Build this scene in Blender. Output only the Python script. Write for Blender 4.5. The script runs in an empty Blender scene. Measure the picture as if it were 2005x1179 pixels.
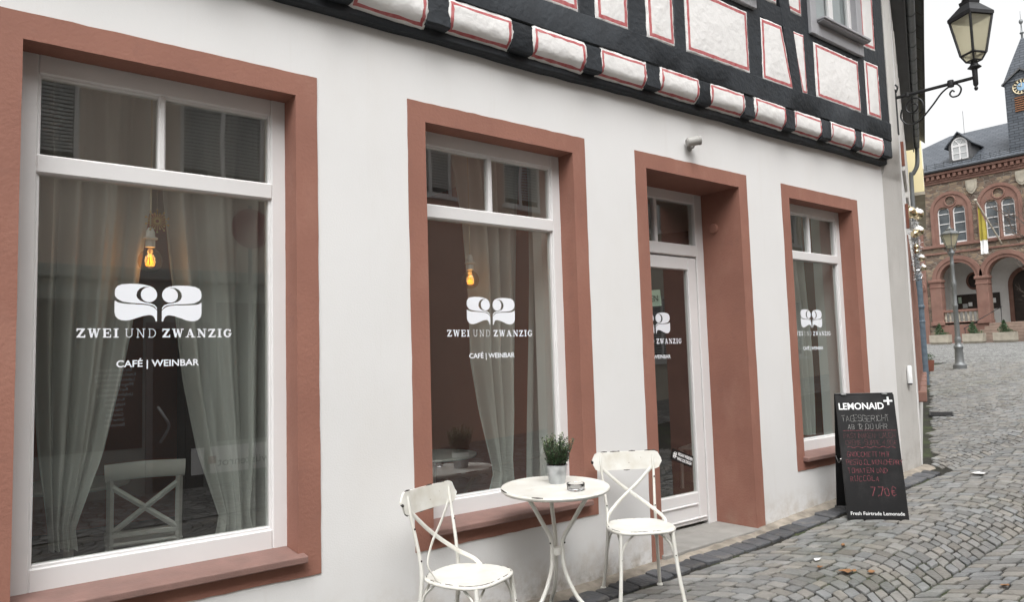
import bpy, bmesh, math, random
from mathutils import Vector, Matrix
random.seed(7)
R = math.radians
sc = bpy.context.scene
col = sc.collection

# ------------------------------------------------------------------ camera
FPX, YAW, PIT, ROL = 1471.41, R(38.997), R(4.633), R(-1.722)   # solved from the facade's window edges
EYE = Vector((0, -3.76, 1.485))
_f = Vector((math.sin(YAW)*math.cos(PIT), math.cos(YAW)*math.cos(PIT), math.sin(PIT)))
_r0 = Vector((math.cos(YAW), -math.sin(YAW), 0)); _u0 = _r0.cross(_f)
_r = math.cos(ROL)*_r0 + math.sin(ROL)*_u0; _u = -math.sin(ROL)*_r0 + math.cos(ROL)*_u0
cam = bpy.data.objects.new('camera', bpy.data.cameras.new('camera')); col.objects.link(cam)
cam.matrix_world = Matrix(((_r.x, _u.x, -_f.x, EYE.x), (_r.y, _u.y, -_f.y, EYE.y), (_r.z, _u.z, -_f.z, EYE.z), (0, 0, 0, 1)))
cam.data.sensor_width = 36; cam.data.lens = FPX/2005*36; cam.data.clip_start = .05; cam.data.clip_end = 600
sc.camera = cam

# ------------------------------------------------------------------ sky, sun, exposure (overcast)
w = bpy.data.worlds.new('World'); sc.world = w; w.use_nodes = True
nt = w.node_tree; bg = nt.nodes['Background']
sky = nt.nodes.new('ShaderNodeTexSky'); sky.sky_type = 'NISHITA'; sky.sun_disc = False
SUN_EL, SUN_AZ = R(58), R(215)
sky.sun_elevation = SUN_EL; sky.sun_rotation = SUN_AZ; sky.dust_density = 6; sky.air_density = 1.5
hs = nt.nodes.new('ShaderNodeHueSaturation'); hs.inputs['Saturation'].default_value = .04
nt.links.new(sky.outputs[0], hs.inputs['Color']); nt.links.new(hs.outputs[0], bg.inputs['Color'])
bg.inputs['Strength'].default_value = .15
sun = bpy.data.objects.new('sun', bpy.data.lights.new('sun', 'SUN')); col.objects.link(sun)
sun.data.energy = .5; sun.data.angle = R(50); sun.data.color = (1, .98, .95)
sd = Vector((math.sin(SUN_AZ)*math.cos(SUN_EL), math.cos(SUN_AZ)*math.cos(SUN_EL), math.sin(SUN_EL)))
sun.rotation_euler = (-sd).to_track_quat('-Z', 'Y').to_euler()
sc.view_settings.view_transform = 'Standard'; sc.view_settings.look = 'None'
sc.view_settings.exposure = 1.02; sc.view_settings.gamma = 1; sc.view_settings.use_curve_mapping = False
sc.cycles.use_denoising = True; sc.cycles.max_bounces = 10; sc.cycles.transparent_max_bounces = 12

# ------------------------------------------------------------------ pixel -> place helpers (2005 x 1179 photo pixels)
def ray(px, py): return _f + (px-1002.5)/FPX*_r - (py-589.5)/FPX*_u
def on_y(px, py, y=0.0): d = ray(px, py); return EYE + d*((y-EYE.y)/d.y)
def on_x(px, py, x): d = ray(px, py); return EYE + d*((x-EYE.x)/d.x)
def on_z(px, py, z): d = ray(px, py); return EYE + d*((z-EYE.z)/d.z)
def project(p):
    v = Vector(p)-EYE; d = v.dot(_f)
    return (1002.5+FPX*v.dot(_r)/d, 589.5-FPX*v.dot(_u)/d, d)
def ground(x, y):
    if x < 5.5: z = .018*(x-5.5)
    elif x < 28: z = .054*(x-5.5)
    elif x < 52: z = 1.215+.0255*(x-28)
    else: z = 1.827
    t = min(1, max(0, (x-9)/7)); t = t*t*(3-2*t)
    return z + .030*max(-4.5, min(0, y))*(1-t)

# ------------------------------------------------------------------ materials
M = {}
def mat(name, c, rough=.7, var=.12, vscale=6, bump=.0, bscale=60, metal=0, c2=None, detail=6, spec=.4, dist=.01):
    m = bpy.data.materials.new(name); m.use_nodes = True; n = m.node_tree.nodes; l = m.node_tree.links
    b = n['Principled BSDF']; b.inputs['Roughness'].default_value = rough; b.inputs['Metallic'].default_value = metal
    b.inputs['Specular IOR Level'].default_value = spec
    tc = n.new('ShaderNodeTexCoord')
    nz = n.new('ShaderNodeTexNoise'); nz.inputs['Scale'].default_value = vscale; nz.inputs['Detail'].default_value = detail
    l.new(tc.outputs['Object'], nz.inputs['Vector'])
    rp = n.new('ShaderNodeValToRGB'); l.new(nz.outputs['Fac'], rp.inputs['Fac'])
    c2 = c2 or tuple(x*(1-var*2) for x in c)
    rp.color_ramp.elements[0].position = .3; rp.color_ramp.elements[1].position = .7
    rp.color_ramp.elements[0].color = (*c2, 1); rp.color_ramp.elements[1].color = (*c, 1)
    l.new(rp.outputs['Color'], b.inputs['Base Color'])
    if bump:
        n2 = n.new('ShaderNodeTexNoise'); n2.inputs['Scale'].default_value = bscale; n2.inputs['Detail'].default_value = 5
        l.new(tc.outputs['Object'], n2.inputs['Vector'])
        bp = n.new('ShaderNodeBump'); bp.inputs['Strength'].default_value = bump; bp.inputs['Distance'].default_value = dist
        l.new(n2.outputs['Fac'], bp.inputs['Height']); l.new(bp.outputs['Normal'], b.inputs['Normal'])
    M[name] = m; m['_ramp'] = rp.name
    return m
def overlay(m, c, scale, lo, hi, zlo=None, zhi=None, stretch=(1, 1, 1), amount=1.0):
    """stains: mix colour c over the base where a noise is high, optionally only between heights"""
    n = m.node_tree.nodes; l = m.node_tree.links; b = n['Principled BSDF']
    src = b.inputs['Base Color'].links[0].from_socket
    tc = n.new('ShaderNodeTexCoord'); mp = n.new('ShaderNodeMapping'); mp.inputs['Scale'].default_value = stretch
    l.new(tc.outputs['Object'], mp.inputs['Vector'])
    nz = n.new('ShaderNodeTexNoise'); nz.inputs['Scale'].default_value = scale; nz.inputs['Detail'].default_value = 7; nz.inputs['Roughness'].default_value = .65
    l.new(mp.outputs['Vector'], nz.inputs['Vector'])
    mr = n.new('ShaderNodeMapRange'); mr.inputs['From Min'].default_value = lo; mr.inputs['From Max'].default_value = hi; mr.inputs['To Max'].default_value = amount
    l.new(nz.outputs['Fac'], mr.inputs['Value']); fac = mr.outputs[0]
    if zlo is not None:
        sx = n.new('ShaderNodeSeparateXYZ'); l.new(tc.outputs['Object'], sx.inputs[0])
        m2 = n.new('ShaderNodeMapRange'); m2.inputs['From Min'].default_value = zlo; m2.inputs['From Max'].default_value = zhi
        m2.inputs['To Min'].default_value = 1; m2.inputs['To Max'].default_value = 0; m2.interpolation_type = 'SMOOTHSTEP'
        l.new(sx.outputs['Z'], m2.inputs['Value'])
        mu = n.new('ShaderNodeMath'); mu.operation = 'MULTIPLY'; l.new(fac, mu.inputs[0]); l.new(m2.outputs[0], mu.inputs[1]); fac = mu.outputs[0]
    mx = n.new('ShaderNodeMix'); mx.data_type = 'RGBA'
    l.new(fac, mx.inputs['Factor']); l.new(src, mx.inputs['A']); mx.inputs['B'].default_value = (*c, 1)
    l.new(mx.outputs['Result'], b.inputs['Base Color'])
    return m
mat('plaster', (.70, .695, .688), .85, .02, 1.2, .28, 120, c2=(.668, .663, .655), dist=.004)
overlay(M['plaster'], (.40, .33, .25), 7, .42, .66, -.05, .36, amount=.75); overlay(M['plaster'], (.22, .19, .15), 11, .45, .66, -.06, .16, amount=.8)
overlay(M['plaster'], (.60, .57, .53), 1.6, .50, .78, stretch=(1, 1, .35), amount=.28); overlay(M['plaster'], (.52, .47, .42), 5, .58, .78, stretch=(1.6, 1, .12), amount=.22)
overlay(M['plaster'], (.30, .28, .26), 26, .70, .78, stretch=(1, 1, .5), amount=.35)
mat('red_paint', (.296, .137, .099), .8, .10, 1.7, .45, 60, c2=(.245, .112, .082), dist=.005)
overlay(M['red_paint'], (.20, .10, .08), 9, .55, .75, amount=.4); overlay(M['red_paint'], (.35, .185, .14), 3.2, .52, .72, stretch=(1, 1, .5), amount=.45); overlay(M['red_paint'], (.55, .45, .40), 48, .74, .77, amount=.6)
overlay(M['red_paint'], (.33, .22, .17), 5, .45, .7, -.05, .30, amount=.6)
mat('sill_stone', (.225, .132, .112), .65, .10, 9, .2, 80, c2=(.18, .108, .092))
overlay(M['sill_stone'], (.16, .12, .11), 14, .58, .75, amount=.4)
mat('window_white', (.70, .69, .685), .38, .03, 3, .05, 30)
mat('timber', (.022, .027, .033), .62, .2, 5, .45, 24, c2=(.014, .017, .021), dist=.02)
def grain(m):   # long wood grain relief along the beams
    n = m.node_tree.nodes; l = m.node_tree.links
    for x in n:
        if x.type == 'TEX_NOISE' and x.inputs['Scale'].default_value == 24:
            mp = n.new('ShaderNodeMapping'); mp.inputs['Scale'].default_value = (.8, 1, .9)
            tc = n.new('ShaderNodeTexCoord'); l.new(tc.outputs['Object'], mp.inputs['Vector']); l.new(mp.outputs['Vector'], x.inputs['Vector'])
grain(M['timber']); overlay(M['timber'], (.10, .105, .11), 60, .68, .75, stretch=(.4, 1, 1), amount=.5)
mat('panel_white', (.74, .73, .715), .85, .03, 4, .8, 14, dist=.012)
overlay(M['panel_white'], (.55, .53, .50), 5, .55, .8, amount=.4)
mat('red_line', (.40, .070, .075), .8, .2, 22, .3, 60, c2=(.50, .19, .19))
mat('pier_grey', (.56, .545, .52), .85, .07, 1.5, .3, 40)
overlay(M['pier_grey'], (.24, .21, .18), 6, .45, .7, .15, .75, amount=.6)
overlay(M['pier_grey'], (.30, .28, .26), 3, .52, .72, stretch=(1, 1, .3), amount=.5)
mat('grey_wood', (.34, .34, .355), .5, .06, 5, .1, 40)
mat('iron', (.035, .036, .038), .5, .2, 20, .2, 60, metal=.3)
mat('cream_metal', (.72, .715, .675), .30, .05, 9, .06, 40, c2=(.64, .625, .57)); overlay(M['cream_metal'], (.50, .45, .36), 6, .52, .72, amount=.45)
overlay(M['cream_metal'], (.20, .13, .08), 38, .685, .73, amount=.8)
mat('chip', (.045, .035, .03), .7, .3, 30)
mat('galvanised', (.52, .54, .56), .38, .15, 18, .1, 40, metal=.85)
mat('leaf', (.055, .105, .042), .5, .3, 40, c2=(.03, .06, .028)); mat('leaf_light', (.20, .27, .12), .5, .2, 40)
mat('soil', (.03, .022, .016), .95, .3, 60, .6, 90)
mat('black_board', (.012, .012, .013), .42, .2, 4, .05, 50); overlay(M['black_board'], (.05, .048, .048), 3.5, .5, .8, amount=.6)
mat('print_white', (.82, .83, .83), .5, .01)
mat('vinyl', (.80, .82, .86), .45, .01)
mat('chalk_white', (.36, .36, .35), .95, .45, 90, c2=(.05, .05, .05)); mat('chalk_pink', (.27, .08, .095), .95, .45, 90, c2=(.035, .018, .02))
mat('chalk_dim', (.15, .065, .07), .95, .45, 90, c2=(.025, .016, .017))
mat('cobble', (.222, .218, .206), .72, .15, 5, .8, 32, c2=(.160, .159, .153), dist=.012)
overlay(M['cobble'], (.12, .125, .08), .55, .55, .75, amount=.5); overlay(M['cobble'], (.30, .295, .28), 26, .56, .72, amount=.55); overlay(M['cobble'], (.10, .095, .085), 17, .58, .75, amount=.6)
mat('dark_stone', (.088, .090, .093), .7, .15, 5, .8, 34, c2=(.055, .057, .06), dist=.012); overlay(M['dark_stone'], (.20, .18, .15), 6, .52, .72, amount=.5)
mat('joint', (.024, .022, .017), .95, .2, 12, .8, 60); overlay(M['joint'], (.10, .09, .07), 5, .6, .8, amount=.5); overlay(M['joint'], (.045, .060, .022), 2.2, .48, .62, amount=.9)
mat('mortar_strip', (.34, .30, .25), .9, .2, 9, .7, 30, c2=(.16, .14, .115))
mat('concrete', (.30, .29, .27), .85, .12, 5, .3, 60); overlay(M['concrete'], (.16, .15, .14), 4, .5, .75, amount=.5)
mat('terracotta', (.50, .13, .07), .85, .1, 1.2, .15, 30)
mat('room_dark', (.075, .06, .05), .6, .2, 3); mat('room_ceiling', (.62, .58, .54), .9, .03)
mat('white_wood', (.80, .79, .76), .5, .05)
mat('brass', (.75, .52, .20), .3, .05, metal=.9); mat('porcelain', (.75, .73, .70), .35, .03)
mat('beige_wall', (.62, .52, .44), .85, .06, 2, .2, 40); mat('pink_wall', (.60, .40, .32), .85, .06, 2, .2, 40); mat('yellow_wall', (.80, .70, .42), .85, .04, 2, .15, 40)
mat('cream_wall', (.62, .57, .48), .85, .05, 2, .2, 40)
mat('shop_grey', (.30, .335, .315), .6, .05); mat('shop_glass', (.012, .014, .015), .12, .1); mat('blind', (.45, .46, .46), .6, .05)
mat('slate', (.085, .095, .110), .55, .2, 3, .5, 14); mat('soffit', (.105, .105, .108), .6, .1, 4); mat('zinc', (.20, .21, .215), .5, .12, 8, .1, 20, metal=.5)
mat('pipe_blue', (.11, .145, .18), .5, .2, 12, .2, 30)
mat('sandstone', (.235, .134, .105), .85, .12, 2, .4, 20, c2=(.185, .096, .075)); overlay(M['sandstone'], (.12, .08, .065), 1.1, .5, .75, amount=.5)
mat('pale_stone', (.42, .38, .31), .9, .15, 3, .4, 14)
mat('hall_glass', (.16, .18, .19), .08, .3, .6, c2=(.04, .045, .05)); mat('step_stone', (.27, .20, .16), .9, .15, 3, .3, 14)
mat('wood_dark', (.035, .022, .016), .5, .2, 6); mat('olive_cloth', (.33, .27, .045), .9, .06)
mat('gold', (.80, .68, .46), .14, .1, metal=1); mat('sky_reflection_white', (.85, .84, .82), .6, .02); mat('rust', (.30, .13, .06), .9, .3, 30)  # the white stands for sky mirrored in the bauble tops
mat('tinsel', (.70, .71, .72), .22, .1, metal=.8); mat('clock_blue', (.28, .45, .62), .5, .05); mat('clay_pot', (.20, .075, .05), .8, .1)
mat('bark', (.10, .075, .06), .9, .2); mat('dead_leaf', (.32, .17, .08), .85, .2, 30); mat('paper', (.8, .8, .79), .8, .02); mat('green_card', (.42, .52, .42), .7, .03)
mat('sticker_green', (.03, .16, .09), .6, .1); mat('steel', (.45, .46, .46), .3, .1, metal=.8); mat('plastic_grey', (.36, .35, .33), .5, .05)
mat('orange', (.8, .25, .06), .6, .02); mat('cable', (.55, .47, .36), .7, .05); mat('red_sign', (.26, .05, .05), .4, .05)

def stone_variation(m, amt=.5):   # each loose stone its own tone
    n = m.node_tree.nodes; l = m.node_tree.links; b = n['Principled BSDF']; src = b.inputs['Base Color'].links[0].from_socket
    at = n.new('ShaderNodeAttribute'); at.attribute_name = 'tone'
    mx = n.new('ShaderNodeMix'); mx.data_type = 'RGBA'; mx.blend_type = 'MULTIPLY'; mx.inputs['Factor'].default_value = 1
    l.new(src, mx.inputs['A']); l.new(at.outputs['Color'], mx.inputs['B']); l.new(mx.outputs['Result'], b.inputs['Base Color'])
stone_variation(M['cobble']); stone_variation(M['dark_stone'])

def glass_mat(name, f0, tint):
    m = bpy.data.materials.new(name); m.use_nodes = True; n = m.node_tree.nodes; l = m.node_tree.links
    n.clear(); out = n.new('ShaderNodeOutputMaterial'); tr = n.new('ShaderNodeBsdfTransparent'); gl = n.new('ShaderNodeBsdfGlossy'); mx = n.new('ShaderNodeMixShader')
    tr.inputs['Color'].default_value = (*tint, 1); gl.inputs['Roughness'].default_value = .0
    g = n.new('ShaderNodeNewGeometry'); dp = n.new('ShaderNodeVectorMath'); dp.operation = 'DOT_PRODUCT'
    l.new(g.outputs['Incoming'], dp.inputs[0]); l.new(g.outputs['True Normal'], dp.inputs[1])
    def mth(op, a, b=None):
        k = n.new('ShaderNodeMath'); k.operation = op
        for i, v in enumerate((a, b)):
            if v is None: continue
            if isinstance(v, (int, float)): k.inputs[i].default_value = v
            else: l.new(v, k.inputs[i])
        return k.outputs[0]
    c = mth('ABSOLUTE', dp.outputs['Value']); s = mth('POWER', mth('SUBTRACT', 1, c), 5)   # Schlick's Fresnel for a double-glazed unit
    l.new(mth('ADD', f0, mth('MULTIPLY', s, 1-f0)), mx.inputs[0]); l.new(tr.outputs[0], mx.inputs[1]); l.new(gl.outputs[0], mx.inputs[2])
    nz = n.new('ShaderNodeTexNoise'); nz.inputs['Scale'].default_value = 1.3; nz.inputs['Detail'].default_value = 1
    bp = n.new('ShaderNodeBump'); bp.inputs['Strength'].default_value = .06; bp.inputs['Distance'].default_value = .01
    l.new(nz.outputs['Fac'], bp.inputs['Height']); l.new(bp.outputs['Normal'], gl.inputs['Normal'])
    df = n.new('ShaderNodeBsdfDiffuse'); df.inputs['Color'].default_value = (.72, .70, .66, 1); md = n.new('ShaderNodeMixShader'); md.inputs[0].default_value = .015 if name == 'pane_glass' else .0   # diffuse tint paints in the milky reflection haze
    l.new(mx.outputs[0], md.inputs[1]); l.new(df.outputs[0], md.inputs[2]); l.new(md.outputs[0], out.inputs['Surface']); M[name] = m
glass_mat('pane_glass', .225, (.84, .88, .85)); glass_mat('clear_glass', .06, (.96, .97, .97)); glass_mat('amber_glass', .10, (.90, .76, .55)); glass_mat('old_glass', .16, (.75, .8, .8))
def cloth_mat(name, c):
    m = bpy.data.materials.new(name); m.use_nodes = True; n = m.node_tree.nodes; l = m.node_tree.links
    b = n['Principled BSDF']; b.inputs['Base Color'].default_value = (*c, 1); b.inputs['Roughness'].default_value = .9
    tl = n.new('ShaderNodeBsdfTranslucent'); tl.inputs['Color'].default_value = (*c, 1); mx = n.new('ShaderNodeMixShader'); mx.inputs[0].default_value = .4
    tc = n.new('ShaderNodeTexCoord'); nz = n.new('ShaderNodeTexNoise'); nz.inputs['Scale'].default_value = 300; l.new(tc.outputs['Object'], nz.inputs['Vector'])
    bp = n.new('ShaderNodeBump'); bp.inputs['Strength'].default_value = .2; bp.inputs['Distance'].default_value = .002; l.new(nz.outputs['Fac'], bp.inputs['Height']); l.new(bp.outputs['Normal'], b.inputs['Normal'])
    tp_ = n.new('ShaderNodeBsdfTransparent'); m3 = n.new('ShaderNodeMixShader'); m3.inputs[0].default_value = .22
    l.new(b.outputs[0], mx.inputs[1]); l.new(tl.outputs[0], mx.inputs[2]); l.new(mx.outputs[0], m3.inputs[1]); l.new(tp_.outputs[0], m3.inputs[2]); l.new(m3.outputs[0], n['Material Output'].inputs['Surface']); M[name] = m
cloth_mat('curtain', (.70, .70, .67))
def emit_mat(name, c, s):
    m = bpy.data.materials.new(name); m.use_nodes = True; n = m.node_tree.nodes
    b = n['Principled BSDF']; b.inputs['Base Color'].default_value = (*c, 1); b.inputs['Emission Color'].default_value = (*c, 1); b.inputs['Emission Strength'].default_value = s; M[name] = m
emit_mat('filament', (1, .33, .02), 1.7); emit_mat('flame', (1, .55, .15), 6)
def frosted(name, c):
    m = bpy.data.materials.new(name); m.use_nodes = True; n = m.node_tree.nodes; l = m.node_tree.links
    b = n['Principled BSDF']; b.inputs['Base Color'].default_value = (*c, 1); b.inputs['Roughness'].default_value = .25
    tl = n.new('ShaderNodeBsdfTranslucent'); tl.inputs['Color'].default_value = (*c, 1); mx = n.new('ShaderNodeMixShader'); mx.inputs[0].default_value = .9
    tp_ = n.new('ShaderNodeBsdfTransparent'); tp_.inputs['Color'].default_value = (.92, .88, .74, 1); m3 = n.new('ShaderNodeMixShader'); m3.inputs[0].default_value = .42
    l.new(b.outputs[0], mx.inputs[1]); l.new(tl.outputs[0], mx.inputs[2]); l.new(mx.outputs[0], m3.inputs[1]); l.new(tp_.outputs[0], m3.inputs[2]); l.new(m3.outputs[0], n['Material Output'].inputs['Surface']); M[name] = m
frosted('lamp_glass', (.95, .93, .80))
def rubble(name, scale, cols, mortar=(.2, .17, .14)):
    m = bpy.data.materials.new(name); m.use_nodes = True; n = m.node_tree.nodes; l = m.node_tree.links; b = n['Principled BSDF']; b.inputs['Roughness'].default_value = .9
    tc = n.new('ShaderNodeTexCoord'); mp = n.new('ShaderNodeMapping'); mp.inputs['Scale'].default_value = scale; l.new(tc.outputs['Object'], mp.inputs['Vector'])
    v = n.new('ShaderNodeTexVoronoi'); v.inputs['Scale'].default_value = 1; l.new(mp.outputs['Vector'], v.inputs['Vector'])
    ve = n.new('ShaderNodeTexVoronoi'); ve.feature = 'DISTANCE_TO_EDGE'; ve.inputs['Scale'].default_value = 1; l.new(mp.outputs['Vector'], ve.inputs['Vector'])
    rp = n.new('ShaderNodeValToRGB'); rp.color_ramp.interpolation = 'CONSTANT'
    for i, c in enumerate(cols):
        e = rp.color_ramp.elements[i] if i < 2 else rp.color_ramp.elements.new(i/len(cols)); e.position = i/len(cols); e.color = (*c, 1)
    l.new(v.outputs['Color'], rp.inputs['Fac'])
    mr = n.new('ShaderNodeMapRange'); mr.inputs['From Min'].default_value = .02; mr.inputs['From Max'].default_value = .09; l.new(ve.outputs['Distance'], mr.inputs['Value'])
    mx = n.new('ShaderNodeMix'); mx.data_type = 'RGBA'; l.new(mr.outputs[0], mx.inputs['Factor']); mx.inputs['A'].default_value = (*mortar, 1); l.new(rp.outputs['Color'], mx.inputs['B'])
    l.new(mx.outputs['Result'], b.inputs['Base Color'])
    bp = n.new('ShaderNodeBump'); bp.inputs['Strength'].default_value = .8; bp.inputs['Distance'].default_value = .03; l.new(mr.outputs[0], bp.inputs['Height']); l.new(bp.outputs['Normal'], b.inputs['Normal'])
    M[name] = m
rubble('hall_stone', (2.6, 2.6, 6.0), [(.15, .105, .078), (.20, .145, .105), (.11, .08, .062), (.26, .195, .135), (.165, .118, .088)])
rubble('far_cobble', (6.5, 6.5, 6.5), [(.20, .20, .195), (.25, .25, .24), (.16, .16, .155), (.28, .28, .27)], (.06, .06, .055))

# ------------------------------------------------------------------ object helpers
def link(o, parent=None):
    col.objects.link(o)
    if parent: o.parent = parent
    return o
def tag(o, label=None, cat=None, group=None, kind=None):
    if label: o['label'] = label
    if cat: o['category'] = cat
    if group: o['group'] = group
    if kind: o['kind'] = kind
    return o
def empty(name, loc=(0, 0, 0), rz=0.0, label=None, cat=None, group=None):
    o = bpy.data.objects.new(name, None); o.location = loc; o.rotation_euler = (0, 0, rz); o.empty_display_size = .1
    link(o); return tag(o, label, cat, group)
class MB:
    def __init__(s): s.v = []; s.f = []; s.m = []; s.tone = []; s.t = 1.0
    def add(s, vs, fs, mi=0):
        k = len(s.v); s.v += [tuple(p) for p in vs]; s.f += [tuple(i+k for i in q) for q in fs]; s.m += [mi]*len(fs); s.tone += [s.t]*len(vs); return s
    def box(s, x0, x1, y0, y1, z0, z1, b=0.0, mi=0):
        x0, x1 = min(x0, x1), max(x0, x1); y0, y1 = min(y0, y1), max(y0, y1); z0, z1 = min(z0, z1), max(z0, z1)
        if b <= 0:
            return s.add([(x, y, z) for z in (z0, z1) for y in (y0, y1) for x in (x0, x1)],
                  [(0, 2, 3, 1), (4, 5, 7, 6), (0, 1, 5, 4), (2, 6, 7, 3), (0, 4, 6, 2), (1, 3, 7, 5)], mi)
        c = ((x0+x1)/2, (y0+y1)/2, (z0+z1)/2); h = ((x1-x0)/2, (y1-y0)/2, (z1-z0)/2); b = min(b, min(h)*.9)
        vs = []; idx = {}
        for sx in (-1, 1):
            for sy in (-1, 1):
                for sz in (-1, 1):
                    for ax in range(3):
                        p = [c[i]+(sx, sy, sz)[i]*(h[i]-(0 if i == ax else b)) for i in range(3)]
                        idx[sx, sy, sz, ax] = len(vs); vs.append(p)
        fs = []
        for ax in range(3):
            o = [i for i in range(3) if i != ax]
            for sg in (-1, 1):
                q = []
                for a, bb in ((-1, -1), (1, -1), (1, 1), (-1, 1)):
                    k = [0, 0, 0]; k[ax] = sg; k[o[0]] = a; k[o[1]] = bb; q.append(idx[(*k, ax)])
                fs.append(q)
            for a in (-1, 1):
                for bb in (-1, 1):
                    k0 = [0, 0, 0]; k0[o[0]] = a; k0[o[1]] = bb; k1 = k0[:]; k0[ax] = -1; k1[ax] = 1
                    fs.append([idx[(*k0, o[0])], idx[(*k1, o[0])], idx[(*k1, o[1])], idx[(*k0, o[1])]])
        for sx in (-1, 1):
            for sy in (-1, 1):
                for sz in (-1, 1): fs.append([idx[sx, sy, sz, 0], idx[sx, sy, sz, 1], idx[sx, sy, sz, 2]])
        return s.add(vs, fs, mi)
    def prism(s, poly, y0, y1, mi=0):      # polygon in (x, z), extruded along y
        n = len(poly)
        return s.add([(x, y0, z) for x, z in poly]+[(x, y1, z) for x, z in poly],
              [tuple(range(n)), tuple(range(2*n-1, n-1, -1))]+[(i, (i+1) % n, n+(i+1) % n, n+i) for i in range(n)], mi)
    def tube(s, pts, r, n=8, cap=True, mi=0, smooth_path=0, flat=1.0):
        pts = [Vector(p) for p in pts]
        if smooth_path: pts = spline(pts, smooth_path)
        rs = r if isinstance(r, (list, tuple)) else [r]*len(pts)
        if len(rs) != len(pts): rs = [rs[0]+(rs[-1]-rs[0])*i/(len(pts)-1) for i in range(len(pts))]
        vs = []; up = None
        for i, p in enumerate(pts):
            t = (pts[min(i+1, len(pts)-1)]-pts[max(i-1, 0)]).normalized()
            if up is None: up = Vector((0, 0, 1)) if abs(t.z) < .9 else Vector((1, 0, 0))
            a = (up-t*up.dot(t)).normalized(); up = a; b = t.cross(a)
            for k in range(n):
                an = 2*math.pi*k/n; vs.append(p+a*math.cos(an)*rs[i]+b*math.sin(an)*rs[i]*flat)
        fs = [(i*n+k, i*n+(k+1) % n, (i+1)*n+(k+1) % n, (i+1)*n+k) for i in range(len(pts)-1) for k in range(n)]
        if cap: fs += [tuple(range(n-1, -1, -1)), tuple(range((len(pts)-1)*n, len(pts)*n))]
        return s.add(vs, fs, mi)
    def lathe(s, prof, c=(0, 0, 0), n=24, mi=0, a0=0.0):    # profile (r, z) turned about z
        vs = [(c[0]+r*math.cos(a0+2*math.pi*k/n), c[1]+r*math.sin(a0+2*math.pi*k/n), c[2]+z) for r, z in prof for k in range(n)]
        fs = [(i*n+k, i*n+(k+1) % n, (i+1)*n+(k+1) % n, (i+1)*n+k) for i in range(len(prof)-1) for k in range(n)]
        fs += [tuple(range(n-1, -1, -1)), tuple(range((len(prof)-1)*n, len(prof)*n))]
        return s.add(vs, fs, mi)
    def ball(s, c, r, n=12, mi=0, sz=1.0):
        return s.lathe([(max(1e-4, r*math.sin(math.pi*i/n)), -r*sz*math.cos(math.pi*i/n)) for i in range(n+1)], c, n*2, mi)
    def xf(s, mtx): s.v = [tuple(mtx @ Vector(p)) for p in s.v]; return s
    def mesh(s, name, mats, smooth=None, recalc=True):
        me = bpy.data.meshes.new(name); me.from_pydata(s.v, [], s.f)
        for m in (mats if isinstance(mats, (list, tuple)) else [mats]): me.materials.append(M[m])
        me.polygons.foreach_set('material_index', s.m)
        if recalc:
            bm = bmesh.new(); bm.from_mesh(me); bmesh.ops.recalc_face_normals(bm, faces=bm.faces); bm.to_mesh(me); bm.free()
        if smooth:
            me.polygons.foreach_set('use_smooth', [True]*len(me.polygons)); me.set_sharp_from_angle(angle=R(smooth))
        me.update(); return me
    def build(s, name, mats, parent=None, smooth=None, recalc=True):
        return link(bpy.data.objects.new(name, s.mesh(name, mats, smooth, recalc)), parent)
def spline(p, k=6):
    o = []; n = len(p)
    for i in range(n-1):
        a, b, c, d = p[max(i-1, 0)], p[i], p[i+1], p[min(i+2, n-1)]
        for j in range(k):
            t = j/k; o.append(.5*((2*b)+(c-a)*t+(2*a-5*b+4*c-d)*t*t+(3*b-a-3*c+d)*t**3))
    return o+[p[-1]]
def curve_mesh(cu, name):
    o = bpy.data.objects.new('tmp', cu); col.objects.link(o)
    me = bpy.data.meshes.new_from_object(o.evaluated_get(bpy.context.evaluated_depsgraph_get())); bpy.data.objects.remove(o); bpy.data.curves.remove(cu); me.name = name
    return me
def holed(outer, holes, y0, y1):           # slab in the x-z plane with openings -> (verts, faces)
    cu = bpy.data.curves.new('c', 'CURVE'); cu.dimensions = '2D'; cu.fill_mode = 'BOTH'; cu.extrude = abs(y1-y0)/2
    for poly in [outer]+list(holes):
        sp = cu.splines.new('POLY'); sp.points.add(len(poly)-1); sp.use_cyclic_u = True
        for q, (x, z) in zip(sp.points, poly): q.co = (x, z, 0, 1)
    me = curve_mesh(cu, 'c'); yc = (y0+y1)/2
    vs = [(v.co.x, yc+v.co.z, v.co.y) for v in me.vertices]; fs = [tuple(p.vertices) for p in me.polygons]; bpy.data.meshes.remove(me)
    return vs, fs
def text_obj(body, size, x, z, y, m, parent, align='LEFT', bold=0.0, width=None, name='lettering', sx=1.0):
    cu = bpy.data.curves.new('t', 'FONT'); cu.body = body; cu.size = 1; cu.align_x = 'LEFT'; cu.offset = bold; cu.extrude = .002; cu.resolution_u = 3
    me = curve_mesh(cu, name)
    xs = [v.co.x for v in me.vertices]; zs = [v.co.y for v in me.vertices]
    k = size/.73; kx = k*sx
    if width: kx = width/(max(xs)-min(xs))
    off = {'LEFT': -min(xs), 'CENTER': -(min(xs)+max(xs))/2, 'RIGHT': -max(xs)}[align]
    for v in me.vertices: v.co = ((v.co.x+off)*kx+x, y-v.co.z*.2, v.co.y*k+z)
    me.materials.append(M[m]); me.update()
    return link(bpy.data.objects.new(name, me), parent)
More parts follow.
